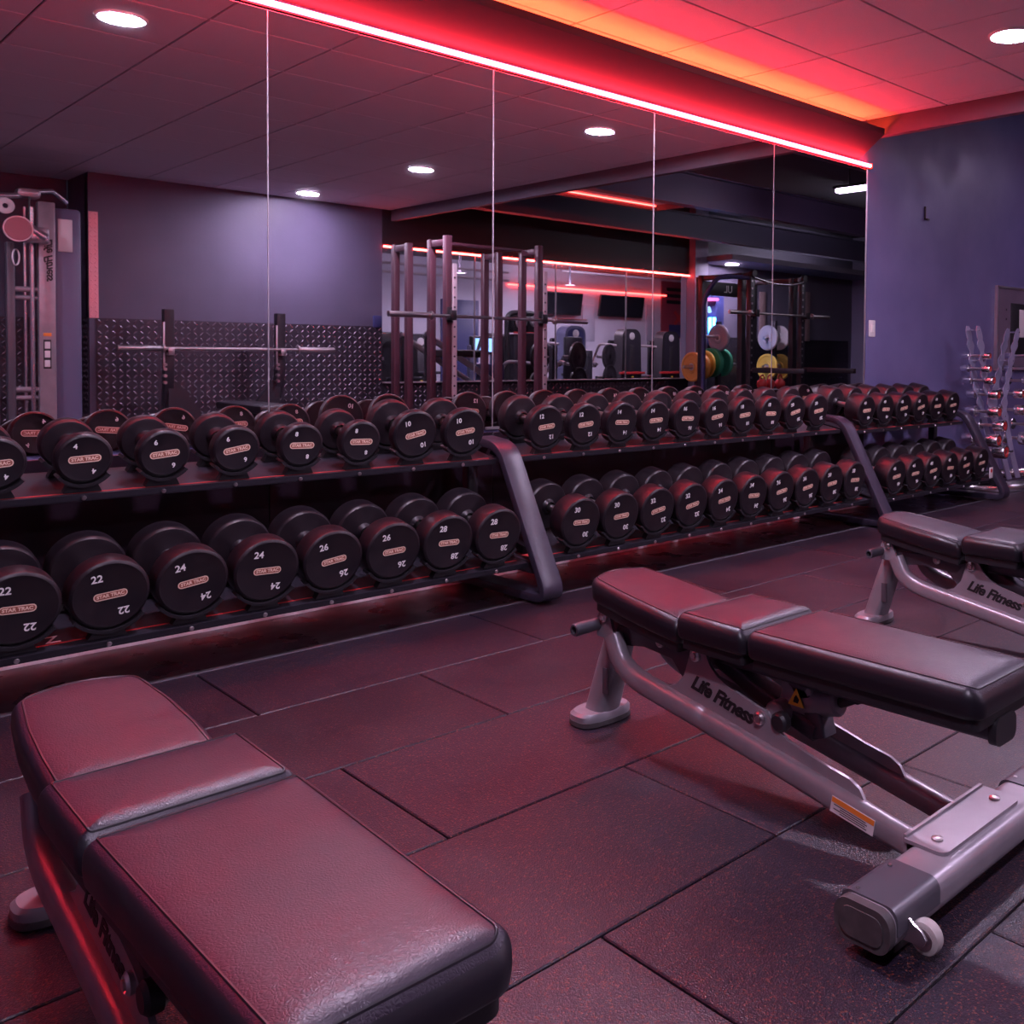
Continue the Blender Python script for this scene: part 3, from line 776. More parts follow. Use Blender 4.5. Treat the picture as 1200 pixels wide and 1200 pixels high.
    X = frame((-.083-.0215, -2.625, .0745), (0, -math.cos(al), -math.sin(al)), (0, -math.sin(al), math.cos(al)))
    rl = [o for o in bpy.data.objects if o.parent == root and o.name.startswith('side_rail')][0]
    lb = put('warning_label', MB().box((0, 0, .0006), (.105, .034, .0012), 0, X), M_paper, rl)
    put('orange_band', MB().box((0, .0105, .0014), (.103, .011, .0008), 0, X), M_orange, rl)
    mb = MB()
    for i in range(4): mb.box((-.006+(.01 if i % 2 else 0), .0015-.0045*i, .0014), (.078-.012*(i % 2), .0016, .0006), 0, X)
    put('label_print', mb, M_blackink, rl)
    return root
b0 = bench('silver grey adjustable bench with black pads, the whole one in the middle')
index_kids()
for x, lab in ((.458, 'adjustable bench in the left foreground, cut off by the bottom edge'), (3.055, 'adjustable bench at the right edge, partly behind the middle bench')):
    c = dup(b0); c.location = (x, 0, 0); c['label'] = lab
    if x < 1:
        for g in [o for o in bpy.data.objects if o.parent == c and o.name.startswith('grip') and min(v.co.x for v in o.data.vertices) < -.1]: bpy.data.objects.remove(g)
b0.location = (1.702, 0, 0)
# ================================================================== chrome dumbbell stand at the right
cr = thing('chrome_dumbbell_stand', 'steel stand with wavy plates holding small chrome dumbbells', 'dumbbell stand', (0, 0, 0))
def wavy(side):
    """front plate outline of one leaning ladder (x, z)"""
    pts = [(6.53, 1.235), (6.575, 1.12), (6.61, 1.01), (6.635, .90), (6.675, .79), (6.745, .68), (6.80, .58), (6.86, .46), (6.98, .26), (7.10, .05)]
    if side > 0: pts = [(7.20, 1.235), (7.15, 1.12), (7.10, 1.01), (7.06, .90), (7.02, .79), (6.985, .68), (6.99, .58), (7.04, .46), (7.13, .26), (7.25, .05)]
    return pts
for side in (-1, 1):
    pts = wavy(side); L, Rr = [], []
    N = 60
    for i in range(N+1):
        t = i/N*(len(pts)-1); k = min(int(t), len(pts)-2); f = t-k
        x = pts[k][0]*(1-f)+pts[k+1][0]*f; z = pts[k][1]*(1-f)+pts[k+1][1]*f
        w = (.046 if i > 4 else (.020, .034, .042, .046, .048)[i])+(.016*math.sin(t*2*PI) if 5 < i < 44 else 0)
        L.append((x-w, z)); Rr.append((x+w*.75, z))
    for yy in (-.258, -.342):
        put('wavy_plate', MB().prism(L+Rr[::-1], (0, yy, 0), (1, 0, 0), (0, 0, 1), .006), mat('lilac steel plate', (.34, .32, .46), .35, .3), cr)
    for i in (0, 2, 4, 6): put('spacer_rod', MB().cyl((pts[i][0], -.35, pts[i][1]-.03), (pts[i][0], -.25, pts[i][1]-.03), .007, n=10), M_chrome, cr)
put('base_tube', MB().tube([(7.07+.655*math.cos(t), -.30+.26*math.sin(t), .045) for t in [2*PI*i/40 for i in range(40)]], .042, 14, True), M_chrome, cr)
put('stretcher', MB().cyl((6.98, -.35, .27), (7.12, -.35, .27), .009, n=10).cyl((6.98, -.25, .27), (7.12, -.25, .27), .009, n=10), M_chrome, cr)
CH = {}
def chrome_db(x, z, R, T, label):
    r = thing('chrome_dumbbell', label, 'dumbbell', (x, -.30, z), 0, 'chrome dumbbells on the steel stand')
    k = (R, T)
    if k not in CH:
        CH[k] = (MB().lathe([(0, 0), (.016, 0), (R-.004, .0), (R, .004), (R, T-.006), (R-.004, T), (R*.72, T), (R*.70, T-.004), (0, T-.004)], (0, 0, 0), (0, -1, 0), 28).data('head', M_chrome),
                 MB().lathe([(R*.70, T-.004), (R*.70, T-.001), (R*.36, T-.001), (R*.36, T-.004)], (0, 0, 0), (0, -1, 0), 24).data('end_ring', M_red),
                 MB().cyl((0, .07, 0), (0, -.07, 0), .012, n=14).data('handle', M_chromeworn))
    for s in (1, -1):
        h = link('head', CH[k][0], r); h.location = (0, -.052*s, 0)
        if s < 0: h.rotation_euler = (0, 0, PI)
        link('end_ring', CH[k][1], h)
    link('handle', CH[k][2], r)
ords = ['top', 'second', 'third', 'fourth', 'fifth', 'sixth', 'seventh', 'lowest']
for i, (u, v) in enumerate([(1144, 417), (1143.5, 432), (1147, 445.5), (1152, 462), (1152, 482), (1158, 498), (1150, 515), (1158, 528)]):
    d = ray(u, v); t = (-.30+3.7)/d.y
    chrome_db(d.x*t, 1+d.z*t, .024+.0042*i, .062+.005*i, f'small chrome dumbbell, {ords[i]} one on the left ladder of the steel stand')
for i, (u, v) in enumerate([(1192, 417), (1193, 432), (1190, 446), (1180, 461), (1181, 480), (1194, 497), (1186, 513)]):
    d = ray(u, v); t = (-.30+3.7)/d.y
    chrome_db(d.x*t+.02, 1+d.z*t, .024+.0042*i, .062+.005*i, f'small chrome dumbbell, {ords[i] if i < 6 else "lowest"} one on the right ladder of the steel stand')

# ================================================================== what the mirrors show: tread plate, cable machine, bench press
def tread(mb, o, ex, ez, nx, nz, px, pz):
    """raised lozenges in alternating slant on the plane o + ex + ez"""
    o, ex, ez = Vector(o), Vector(ex), Vector(ez); nn = ex.cross(ez).normalized()
    for i in range(nx):
        for j in range(nz):
            c = o+ex*((i+.5)*px)+ez*((j+.5)*pz); s = 1 if (i+j) % 2 else -1
            a = (ex*.70+ez*.71*s).normalized(); b = nn.cross(a)
            l, w, h = px*.42, px*.115, .0042
            vs = [c-a*l, c-a*l*.4-b*w, c+a*l*.4-b*w, c+a*l, c+a*l*.4+b*w, c-a*l*.4+b*w, c-a*l*.45+nn*h, c+a*l*.45+nn*h]
            mb.add(vs, [(0, 1, 6), (1, 2, 7, 6), (2, 3, 7), (3, 4, 7), (4, 5, 6, 7), (5, 0, 6)])
def panel(label, o, ex, ez, W, H, px=.058, pz=.050, m=M_diamond, name='tread_plate_panel', cat='wall panel'):
    mb = MB(); o, ex, ez = Vector(o), Vector(ex), Vector(ez); n = ex.cross(ez)
    mb.prism([(0, 0), (W, 0), (W, H), (0, H)], o+n*.0015, ex, ez, .003)
    ob = tag(put(name, mb, M_diabase if m == M_diamond else m, None, 20), label, cat)
    mb = MB(); tread(mb, o+n*.003, ex, ez, int(W/px), int(H/pz), W/int(W/px), H/int(H/pz))
    put('raised_pattern', mb, m, ob, 20)
    return ob
panel('steel tread plate wainscot on the dark back wall behind the barbell rack', (5.36, YB+.001, 0), (-1, 0, 0), (0, 0, 1), 2.80, 1.275)
panel('low strip of steel tread plate under the ledge right of the back wall', (9.9, YB+.001, 0), (-1, 0, 0), (0, 0, 1), 4.50, .62)
panel('tread plate covering the recess wall behind the cable machine', (2.50, -6.949, 0), (-1, 0, 0), (0, 0, 1), 2.6, 1.28)
panel('narrow tread plate on the shaded side of the back wall corner', (2.509, YB-.03, 0), (0, -1, 0), (0, 0, 1), .60, 1.28)
panel('fine dark mesh panel low on the alcove wall behind the plates', (14.7, -6.449, 0), (-1, 0, 0), (0, 0, 1), 4.1, 1.28, .09, .09, mat('dark tread plate', (.05, .045, .06), .4, .8))
panel('tall pink lit tread plate strip guarding the corner of the back wall', (2.585, YB+.002, 1.275), (-1, 0, 0), (0, 0, 1), .075, .96, .025, .04, mat('coppery tread plate', (.85, .36, .38), .38, .4), 'corner_guard', 'corner guard')  # red light on the strip is put into its pink colour
tag(put('wall_notice', MB().box((5.30, YB+.012, 1.33), (.10, .025, .13), .004), M_navy), 'small blue notice holder at the right end of the back wall', 'notice')

def RB(mb, u0, v0, u1, v1, Y, dep, bev=.003):
    """box filling the pixels seen in the mirror, at its real place behind depth Y"""
    a, b = refl(u0, v0, Y), refl(u1, v1, Y)
    mb.box(((a.x+b.x)/2, -Y-dep/2, (a.z+b.z)/2), (abs(b.x-a.x), dep, abs(b.z-a.z)), bev); return mb
YC = 5.3
cm = thing('cable_machine', 'grey cable pulley machine at the left edge of the mirror image', 'exercise machine', (1.9, -YC-.3, 0))
def pc(name, mb, m, par=None):
    o = put(name, mb, m); 
    for v in o.data.vertices: v.co -= cm.location
    o.parent = par or cm
    return o
a = refl(50, 236, YC); b = refl(61.5, 480, YC)
xc, zt = (a.x+b.x)/2, a.z
col = pc('front_column', MB().box((xc, -YC-.04, zt/2), (.115, .08, zt), .008), M_benchgrey)
pc('guide_rod', MB().cyl((xc-.095, -YC-.03, .05), (xc-.095, -YC-.03, zt-.05), .016).cyl((xc-.135, -YC-.06, .05), (xc-.135, -YC-.06, zt-.05), .012), M_chrome)
pc('shroud', MB().box((xc+.155, -YC-.28, zt*.5), (.19, .46, zt-.06), .03), M_bluegrey)
pc('shroud_window', MB().box((xc+.135, -YC-.048, zt-.25), (.10, .012, .26), .004), M_paper)
pc('top_cap', MB().box((xc-.12, -YC-.02, zt+.05), (.16, .12, .075), .03), M_alu)
pc('top_arm', MB().tube(bez([((xc-.12, -YC-.02, zt+.04), 0), ((xc-.30, -YC+.05, zt+.0), .1), ((xc-.75, -YC+.1, zt+.03), 0)]), .024, 12).tube([(xc-.15, -YC-.05, zt+.06), (xc+.06, -YC-.1, zt+.10), (xc+.2, -YC-.3, zt+.05)], .02), M_chrome)
pw = pc('pulley', MB().lathe([(.02, -.012), (.05, -.012), (.06, -.006), (.055, 0), (.06, .006), (.05, .012), (.02, .012)], (xc-.28, -YC+.06, zt-.07), (0, 1, 0), 24).tube([(xc-.47+.06*math.cos(t), -YC+.06, zt-.07+.06*math.sin(t)) for t in [-2.4+.3*i for i in range(14)]], .012), M_paper)
ds = refl(21, 268, YC-.15)
pc('swivel_disc', MB().cyl((ds.x, -YC+.17, ds.z), (ds.x, -YC+.15, ds.z), .090, n=30, bev=.006), mat('dusky red disc', (.32, .10, .12), .45))
pc('disc_rim', MB().lathe([(.088, .165), (.098, .165), (.098, .145), (.088, .145)], (ds.x, -YC, ds.z), (0, 1, 0), 30), M_alu)
pc('carriage', MB().box((xc-.08, -YC+.03, ds.z-.03), (.16, .12, .13), .02).cyl((xc-.16, -YC+.05, ds.z+.05), (xc-.02, -YC+.08, ds.z-.05), .035), M_chrome)
pc('pull_cable', MB().tube([(xc-.12, -YC+.03, zt+.02), (xc-.13, -YC+.06, ds.z+.05)], .007, 8), M_black)
pc('carabiner', MB().tube([(ds.x-.02+.022*math.cos(t), -YC+.17, ds.z-.22+.06*math.sin(t)) for t in [2*PI*i/20 for i in range(20)]], .006, 8, True), M_alu)
e = refl(13, 283, YC)
pc('slim_post', MB().box((e.x, -YC-.05, e.z/2), (.055, .06, e.z), .01), M_benchdark)
for v in (344, 462):
    q = refl(30, v, YC); pc('cross_member', MB().cyl((e.x, -YC-.05, q.z+.035), (xc-.02, -YC-.05, q.z+.035), .022).cyl((e.x, -YC-.05, q.z-.03), (xc-.02, -YC-.05, q.z-.03), .018), M_benchgrey)
pc('base', MB().box((xc-.2, -YC-.3, .05), (1.2, .12, .09), .02).box((xc, -YC-.3, .05), (.12, .8, .09), .02), M_benchdark)
pc('far_post', MB().box((e.x-.12, -YC-.3, 1.0), (.14, .3, 1.95), .02), M_bluegrey)
X = frame((xc+.005, -YC+.0012, zt-.35), (0, 0, -1), (1, 0, 0))
mb = MB(); text_mb(mb, 'Life Fitness', .082, frame((xc+.01, -YC+.0015, refl(55, 304, YC).z), (0, 0, -1), (-1, 0, 0)), M_blackink, shear=.35, offset=.002, space=.92); pc('lettering', mb, M_blackink, None)
pc('orange_band', RB(MB(), 51, 390, 60.5, 394, YC-.003, .004, .0005), M_orange)
pc('label_plate', RB(MB(), 51, 398, 60.5, 432, YC-.003, .004, .0005), M_blackink)
mb = MB()
for v in (400.5, 411, 422): RB(mb, 52.5, v, 59, v+8, YC-.0045, .002, .0003)
pc('label_squares', mb, M_paper)

YP = 5.7
bp = thing('bench_press_rack', 'black bench press rack with two uprights in front of the tread plate', 'bench press', (3.476, -YP, 0))
def pb(name, mb, m, par=None, base=bp):
    o = put(name, mb, m)
    for v in o.data.vertices: v.co -= base.location
    o.parent = par or base
    return o
for x in (2.976, 3.973):
    s = 1 if x > 3.4 else -1
    pb('upright', MB().sweep(bez([((x, -YP, 1.355), 0), ((x, -YP, .74), .12), ((x-.02*s, -YP-.10, .46), .1), ((x-.02*s, -YP-.12, .03), 0)]), rrect(.085, .075, .008, 3), side=(1, 0, 0)), M_steelblack)
    pb('gusset', MB().prism([(0, .30), (0, .72), (-.08, .70), (-.26, .45), (-.30, .30)] if s > 0 else [(0, .30), (0, .72), (.08, .70), (.26, .45), (.30, .30)], (x, -YP-.02, 0), (1, 0, 0), (0, 0, 1), .05), M_steelblack)
    pb('bar_hook', MB().box((x-.045*s*-1*0-.05*1, -YP+.045, 1.03), (.016, .02, .42), .004).box((x, -YP+.06, .955), (.05, .06, .02), .004).box((x, -YP+.088, .985), (.05, .012, .06), .003), M_alu)
    for z in (.86, .82, .76, .70): pb('hook_stud', MB().cyl((x-.045, -YP+.03, z), (x-.045, -YP+.075, z), .014, n=12), M_chromeworn)
    pb('foot', MB().box((x-.02*s, -YP+.25, .03), (.09, .95, .05), .01), M_steelblack)
pb('cross_tube', MB().box((3.476, -YP-.1, .36), (.95, .07, .07), .008), M_steelblack)
pb('bench_pad', MB().box((3.62, -YP+.30, .47), (.34, 1.05, .075), .025), M_leather_side)
pb('bench_leg', MB().box((3.62, -YP+.7, .225), (.08, .06, .42), .008).box((3.62, -YP+.3, .40), (.07, 1.0, .06), .008), M_steelblack)
def barbell(x0, x1, y, z, label, sl=.40):
    r = thing('barbell', label, 'barbell', ((x0+x1)/2, y, z), 0, 'olympic barbells')
    h = (x1-x0)/2
    put('shaft', MB().cyl((-h+sl, 0, 0), (h-sl, 0, 0), .015, n=14), M_chromeworn, r)
    for s in (-1, 1):
        put('sleeve', MB().lathe([(0, 0), (.026, 0), (.026, sl-.03), (.020, sl-.02), (.040, sl-.018), (.040, sl), (0, sl)], (s*h, 0, 0), (-s, 0, 0), 18), M_chromeworn, r)
    return r
barbell(2.556, 4.488, -YP+.062, 1.005, 'steel barbell lying on the bench press rack before the tread plate', .37)

# ---------------------------------------------------------------- power rack with red lit uprights
pr = thing('power_rack', 'tall power rack with reddish uprights in front of the glazed opening', 'power rack', (5.29, -4.6, 0))
P = lambda n, mb, m, par=None: pb(n, mb, m, par, pr)
ZR = 2.06
for x in (4.772, 5.80):
    for y, zt in ((-4.0, ZR), (-4.27, ZR-.02), (-4.68, ZR-.02), (-4.93, ZR-.02)):
        up = P('upright', MB().box((x, y, zt/2), (.062, .062, zt), .004), M_redpost)
    # perforated front strip
    st = P('hole_strip', MB().box((x+.056, -3.985, .92), (.046, .05, 1.78), .003), mat('pinkish bare steel', (.46, .38, .40), .4, .3))
    mb = MB()
    for k in range(18): mb.cyl((x+.052, -3.9605, .15+.09*k), (x+.052, -3.9585, .15+.09*k), .010, n=10).cyl((x+.0785, -3.985, .15+.09*k), (x+.0800, -3.985, .15+.09*k), .010, n=10)
    P('holes', mb, M_black, st)
    P('side_rail', MB().box((x, -4.135, ZR-.06), (.05, .27, .06), .004).box((x, -4.805, ZR-.06), (.05, .25, .06), .004).box((x, -4.47, .05), (.06, 1.0, .07), .004), M_redpost)
    P('bar_hook', MB().box((x, -3.93, 1.30), (.06, .08, .02), .003).box((x, -3.895, 1.335), (.06, .014, .09), .003).box((x, -3.962, 1.34), (.05, .014, .14), .003), M_black)
P('top_beam', MB().box((5.286, -4.27, ZR-.035), (1.03, .04, .03), .004), M_redpost)
P('rear_brace', MB().box((5.286, -4.93, .3), (1.03, .05, .06), .004), M_redpost)
barbell(4.15, 6.355, -3.925, 1.325, 'barbell resting on the hooks of the reddish power rack', .42)
# second rack in the alcove
pr2 = thing('power_rack', 'black power rack beside the coloured weight plates in the alcove', 'power rack', (10.42, -5.0, 0))
P2 = lambda n, mb, m, par=None: pb(n, mb, m, par, pr2)
for x in (9.86, 10.98):
    for y in (-4.70, -4.86, -5.6): 
        P2('upright', MB().box((x, y, 1.06), (.085, .085, 2.12), .006), M_steelblack)
    mb = MB()
    for k in range(14): mb.cyl((x-.02, -4.656, .7+.1*k), (x-.02, -4.654, .7+.1*k), .016, n=10)
    P2('hole_pattern', mb, M_alu)
    P2('spotter_arm', MB().box((x+.02, -4.25, .80), (.06, .95, .07), .006), M_steelblack)
    P2('side_rail', MB().box((x, -5.15, 2.08), (.06, .95, .07), .006).box((x, -5.15, .05), (.06, 1.0, .08), .006), M_steelblack)
    P2('corner_cap', MB().lathe([(0, -.03), (.05, -.03), (.06, 0), (.05, .03), (0, .03)], (x, -4.66, 2.10), (0, 1, 0), 16), M_black)
P2('pull_up_bar', MB().tube(bez([((9.86, -4.66, 2.05), 0), ((10.2, -4.6, 1.98), .15), ((10.6, -4.6, 1.98), .15), ((10.98, -4.66, 2.05), 0)]), .02), M_chrome)
P2('arched_arm', MB().tube(bez([((9.86, -4.7, 2.04), 0), ((9.42, -4.9, 2.06), .15), ((9.36, -5.1, 1.75), .15), ((9.36, -5.1, .1), 0)]), .03), M_navy)  # blue light on the arm is put into its navy colour
P2('name_board', MB().box((10.42, -5.62, 1.95), (1.1, .02, .2), .004), M_black)
mb = MB(); text_mb(mb, 'UL', .15, frame((10.42, -5.605, 1.95), (-1, 0, 0), (0, 0, 1)), M_numb); P2('board_print', mb, M_numb)
barbell(9.32, 11.515, -4.60, 1.565, 'barbell across the black alcove rack', .42)
q0 = bpy.data.objects
for x in (9.86, 10.98): P2('bar_hook', MB().box((x, -4.61, 1.535), (.07, .09, .025), .004).box((x, -4.57, 1.57), (.07, .015, .09), .003), M_black)

# weight plates on storage posts
def plate(u, v, Y, R, T, m, label, ax=(1, 0, 0), group='bumper plates in the alcove'):
    c = refl(u, v, Y); r = thing('bumper_plate', label, 'weight plate', tuple(c), 0, group)
    a = Vector(ax)
    put('disc', MB().lathe([(.03, -T/2), (R*.40, -T/2), (R*.44, -T*.36), (R*.80, -T*.36), (R*.84, -T/2), (R-.012, -T/2), (R, -T/2+.01), (R, T/2-.01), (R-.012, T/2), (R*.84, T/2), (R*.80, T*.36), (R*.44, T*.36), (R*.40, T/2), (.03, T/2)], (0, 0, 0), a, 40), m, r)
    put('hub', MB().lathe([(.027, -T/2-.002), (.055, -T/2-.002), (.055, T/2+.002), (.027, T/2+.002)], (0, 0, 0), a, 24), M_chromeworn, r)
    return r
YT = 5.95
tr = thing('plate_tree', 'upright plate storage post with a tall dark bar in the alcove', 'plate rack', tuple(refl(818, 440, YT).to_2d())+(0,))
T_ = lambda n, mb, m, par=None: pb(n, mb, m, par, tr)
c = refl(818, 325, YT)
T_('pole', MB().cyl((c.x, -YT, .02), (c.x, -YT, c.z), .022), M_redpost)
T_('upper_sleeve', MB().cyl((c.x, -YT, 1.5), (c.x, -YT, c.z), .030), M_steelblack)
T_('base', MB().box((c.x+.40, -YT, .03), (1.0, .34, .05), .01), M_steelblack)
c2 = refl(843, 395, YT)
T_('second_pole', MB().box((c2.x, -YT-.02, .75), (.07, .07, 1.5), .006), M_steelblack)
for (u, v) in ((818, 430), (850, 427), (843, 395)):
    q = refl(u, v, YT); T_('peg', MB().cyl((q.x-.30, -YT, q.z), (q.x+.22, -YT, q.z), .024), M_chromeworn)
plate(812, 430, YT, .215, .07, M_orangep, 'amber bumper plate on the storage post, left of the green plate')
plate(819, 430, YT, .215, .07, M_orangep, 'amber bumper plate on the storage post, the right one of two')
plate(826, 427, YT, .205, .05, M_yellowp, 'yellow bumper plate just behind the green plate')
plate(834, 425, YT, .218, .08, M_green, 'front green bumper plate low on the storage post')
plate(846, 425, YT, .210, .06, M_green, 'rear green bumper plate low on the storage post')
plate(842, 396, YT, .205, .05, M_greyp, 'dark grey plate above the green plates')
t2 = thing('plate_tree', 'storage post behind the black rack holding pale and yellow plates', 'plate rack', (refl(907, 430, 6.05).x, -6.05, 0))
T2 = lambda n, mb, m, par=None: pb(n, mb, m, par, t2)
x = refl(907, 430, 6.05).x
T2('pole', MB().box((x, -6.05, .78), (.07, .07, 1.56), .006), M_steelblack)
T2('base', MB().box((x, -6.05, .03), (.7, .5, .05), .01), M_steelblack)
for v in (396, 430): q = refl(907, v, 6.05); T2('peg', MB().cyl((q.x-.28, -6.05, q.z), (q.x+.28, -6.05, q.z), .024), M_chromeworn)
plate(900, 396, 6.05, .20, .05, mat('pale grey bumper rubber', (.55, .53, .56), .5), 'pale grey plate left of the storage post behind the rack')
plate(913, 396, 6.05, .20, .05, MATS['pale grey bumper rubber'], 'pale grey plate right of the storage post behind the rack')
plate(899, 430, 6.05, .21, .05, M_yellowp, 'yellow plate left of the storage post behind the rack')
plate(914, 430, 6.05, .21, .07, M_yellowp, 'yellow plate right of the storage post behind the rack')
for i, (u, v) in enumerate([(893, 449), (902, 450), (914, 451)]):
    c = refl(u, v, 4.9); k = tag(put('kettlebell', MB().lathe([(0, -.075), (.04, -.075), (.068, -.04), (.078, 0), (.068, .04), (.034, .072), (0, .075)], (0, 0, 0), (0, 0, 1), 24).tube([(.045*math.cos(t), 0, .068+.062*math.sin(t)) for t in [-.1+.33*i for i in range(11)]], .010, 10), M_red), ['red kettlebell, left of three under the yellow plates', 'red kettlebell, middle of three under the yellow plates', 'red kettlebell, right of three under the yellow plates'][i], 'kettlebell', 'red kettlebells on the shelf')
    k.location = (c.x, c.y, .52+.075)
ks = thing('kettlebell_shelf', 'low dark shelf carrying the red kettlebells', 'shelf', (refl(903, 450, 4.9).x, -4.9, 0))
put('board', MB().box((0, 0, .505), (.62, .36, .03), .004), M_steelblack, ks)
for s in (-1, 1): put('side', MB().box((s*.29, 0, .245), (.03, .34, .49), .003), M_steelblack, ks)
# glowing blue tubes and pink lamp on the alcove wall
nb = thing('neon_light', 'glowing blue neon tubes on a dark board in the alcove', 'neon light', tuple(refl(828, 385, 6.40)))
NB = lambda n, mb, m, par=None: pb(n, mb, m, par, nb)
NB('board', RB(MB(), 825.5, 338, 848, 405, 6.40, .03), M_navy)
for u in (832, 837): 
    a, b = refl(u, 372, 6.36), refl(u, 394, 6.36); NB('tube', MB().cyl(tuple(a), tuple(b), .026, n=12), M_blue)
a, b = refl(829, 351, 6.36), refl(841, 351, 6.36); NB('pink_tube', MB().cyl(tuple(a), tuple(b), .022, n=12), M_pinkneon)
a, b = refl(830, 360, 6.36), refl(832, 366, 6.36); NB('lit_bracket', MB().cyl(tuple(a), tuple(b), .03, n=12), M_bluescreen)
a = refl(834, 342.5, 6.38); mb = MB(); text_mb(mb, 'UL', .12, frame(a, (-1, 0, 0), (0, 0, 1)), M_numb); NB('board_print', mb, M_numb)
# wooden wall ladders / perforated boards behind the rack
for i, (u, w) in enumerate([(893, 6), (945, 6)]):
    a = refl(u-w/2, 342, 6.44); b = refl(u+w/2, 400, 6.44)
    mb = MB().box(((a.x+b.x)/2, -6.435, (a.z+b.z)/2), (b.x-a.x, .02, a.z-b.z), .003)
    o = put('peg_board', mb, mat('dusty brown board', (.25, .17, .17), .6), None); tag(o, ['narrow brown perforated board left of the rack, on the alcove wall', 'narrow brown perforated board right of the rack, on the alcove wall'][i], 'board')

# ================================================================== the room behind the opening
led = thing('led_strip', 'glowing red strip light over the glazed opening in the back wall', 'strip light', (7.83, YB+.012, 2.175))
put('housing', MB().box((0, -.004, .016), (4.92, .018, .010)), M_red, led)
put('diffuser', MB().box((0, .006, 0), (4.92, .022, .020), .004), M_ledback, led)
mb = MB()
for x in (6.60, 7.84, 9.08): mb.box((x, YB-.05, 1.41), (.012, .02, 1.52))
struct('trim_7', mb, M_alu)
g = put('window_1', MB().box((7.83, YB-.05, 1.41), (4.94, .008, 1.52)), mat('clear glass', (1, 1, 1), .0), None); g['kind'] = 'structure'
nt = MATS['clear glass'].node_tree; bsdf = nt.nodes['Principled BSDF']; bsdf.inputs['Transmission Weight'].default_value = 1.0; bsdf.inputs['IOR'].default_value = 1.02
YW = 12.9
struct('wall_far', MB().box((12, -YW-.05, 1.6), (14, .1, 3.3)), M_white)
struct('wall_far_left', MB().box((5.15, -9.7, 1.6), (.1, 6.5, 3.3)), M_white)
struct('ceiling_far', MB().box((11.8, -9.7, 2.87), (13, 6.6, .08)), mat('grey ceiling', (.12, .11, .13), .7))
l2 = thing('led_strip', 'red strip light over the televisions in the room behind the glazing', 'strip light', (14.0, -YW+.02, refl(690, 340, YW).z))
put('housing', MB().box((0, -.01, .016), (4.6, .02, .010)), M_red, l2)
put('diffuser', MB().box((0, .004, 0), (4.6, .03, .030), .004), M_ledback, l2)
for u, v, lab in ((668, 333.5, 'round ceiling light above the left television'), (539, 319, 'round ceiling light left of the exercise machines behind the glazing')):
    Yl = 11.5 if u > 600 else 10.5
    c = refl(u, v, Yl); downlight(c.x, c.y, 2.83 if False else c.z, lab)
    struct('trim_8' if u > 600 else 'trim_9', MB().cyl((c.x, c.y, c.z+.002), (c.x, c.y, 2.83), .02, n=12), M_fascia)
for i, (x, y) in enumerate([(7.6, -7.2), (10.4, -7.4), (13.4, -9.6)]):  # lamps added out of view to brighten the pale far room
    downlight(x, y, 2.83, ['ceiling light just behind the glazing in the far room', 'ceiling light in the middle of the far room', 'ceiling light at the right of the far room'][i])
for i, (u, v, Yp, L) in enumerate([(505, 312, 10.2, 3.0), (505, 322, 10.0, 3.0), (715, 322, 11.6, 2.6)]):
    c = refl(u, v, Yp)
    o = put('ceiling_pipe', MB().cyl((-L/2, 0, 0), (L/2, 0, 0), .022, n=12).cyl((-L/2+.2, 0, 0), (-L/2+.2, 0, 2.83-c.z), .006, n=8).cyl((L/2-.2, 0, 0), (L/2-.2, 0, 2.83-c.z), .006, n=8), mat('pale pipe', (.5, .42, .45), .4)); o.location = c
    tag(o, ['upper of two pale pipes under the far room ceiling, seen through the power rack', 'lower of two pale pipes under the far room ceiling, seen through the power rack', 'pale pipe under the far room ceiling above the right television'][i], 'pipe')
def tv(u0, v0, u1, v1, label):
    a, b = refl(u0, v0, YW-.15), refl(u1, v1, YW-.15)
    r = thing('television', label, 'television', ((a.x+b.x)/2, -YW+.19, (a.z+b.z)/2), 0, 'televisions on the white wall')
    r.rotation_euler = (R_(-9), 0, 0)
    w, h = abs(b.x-a.x), abs(a.z-b.z)
    put('case', MB().box((0, 0, 0), (w, .05, h), .008), M_black, r)
    put('screen', MB().box((0, .0265, .01), (w-.04, .003, h-.06)), M_screen, r)
    put('bracket', MB().box((0, -.105, 0), (.2, .16, .10), .01), M_black, r)
tv(636, 341, 680, 370, 'black wall television on the left, above the exercise machines')
tv(701, 345, 752, 373, 'black wall television on the right, above the exercise machines')
d2 = thing('door', 'dark door in the white wall behind the power rack', 'door', (refl(538, 345, YW).x, -YW+.03, 0))
put('leaf', MB().box((0, 0, 1.02), (.85, .04, 2.04), .005), M_navy, d2)
put('handle', MB().cyl((.33, .02, 1.0), (.33, .07, 1.0), .01).cyl((.33, .07, 1.0), (.22, .07, 1.0), .009), M_chrome, d2)
for i, (u0, u1) in enumerate([(682, 696), (757, 766)]):
    a, b = refl(u0, 357, YW), refl(u1, 400, YW)
    o = put('wall_board', MB().box(((a.x+b.x)/2, -YW+.012, (a.z+b.z)/2), (b.x-a.x, .02, a.z-b.z), .003), mat('light grey board', (.42, .40, .47), .5)); tag(o, ['pale flat board on the white wall between the televisions', 'pale flat board on the white wall right of the televisions'][i], 'board')
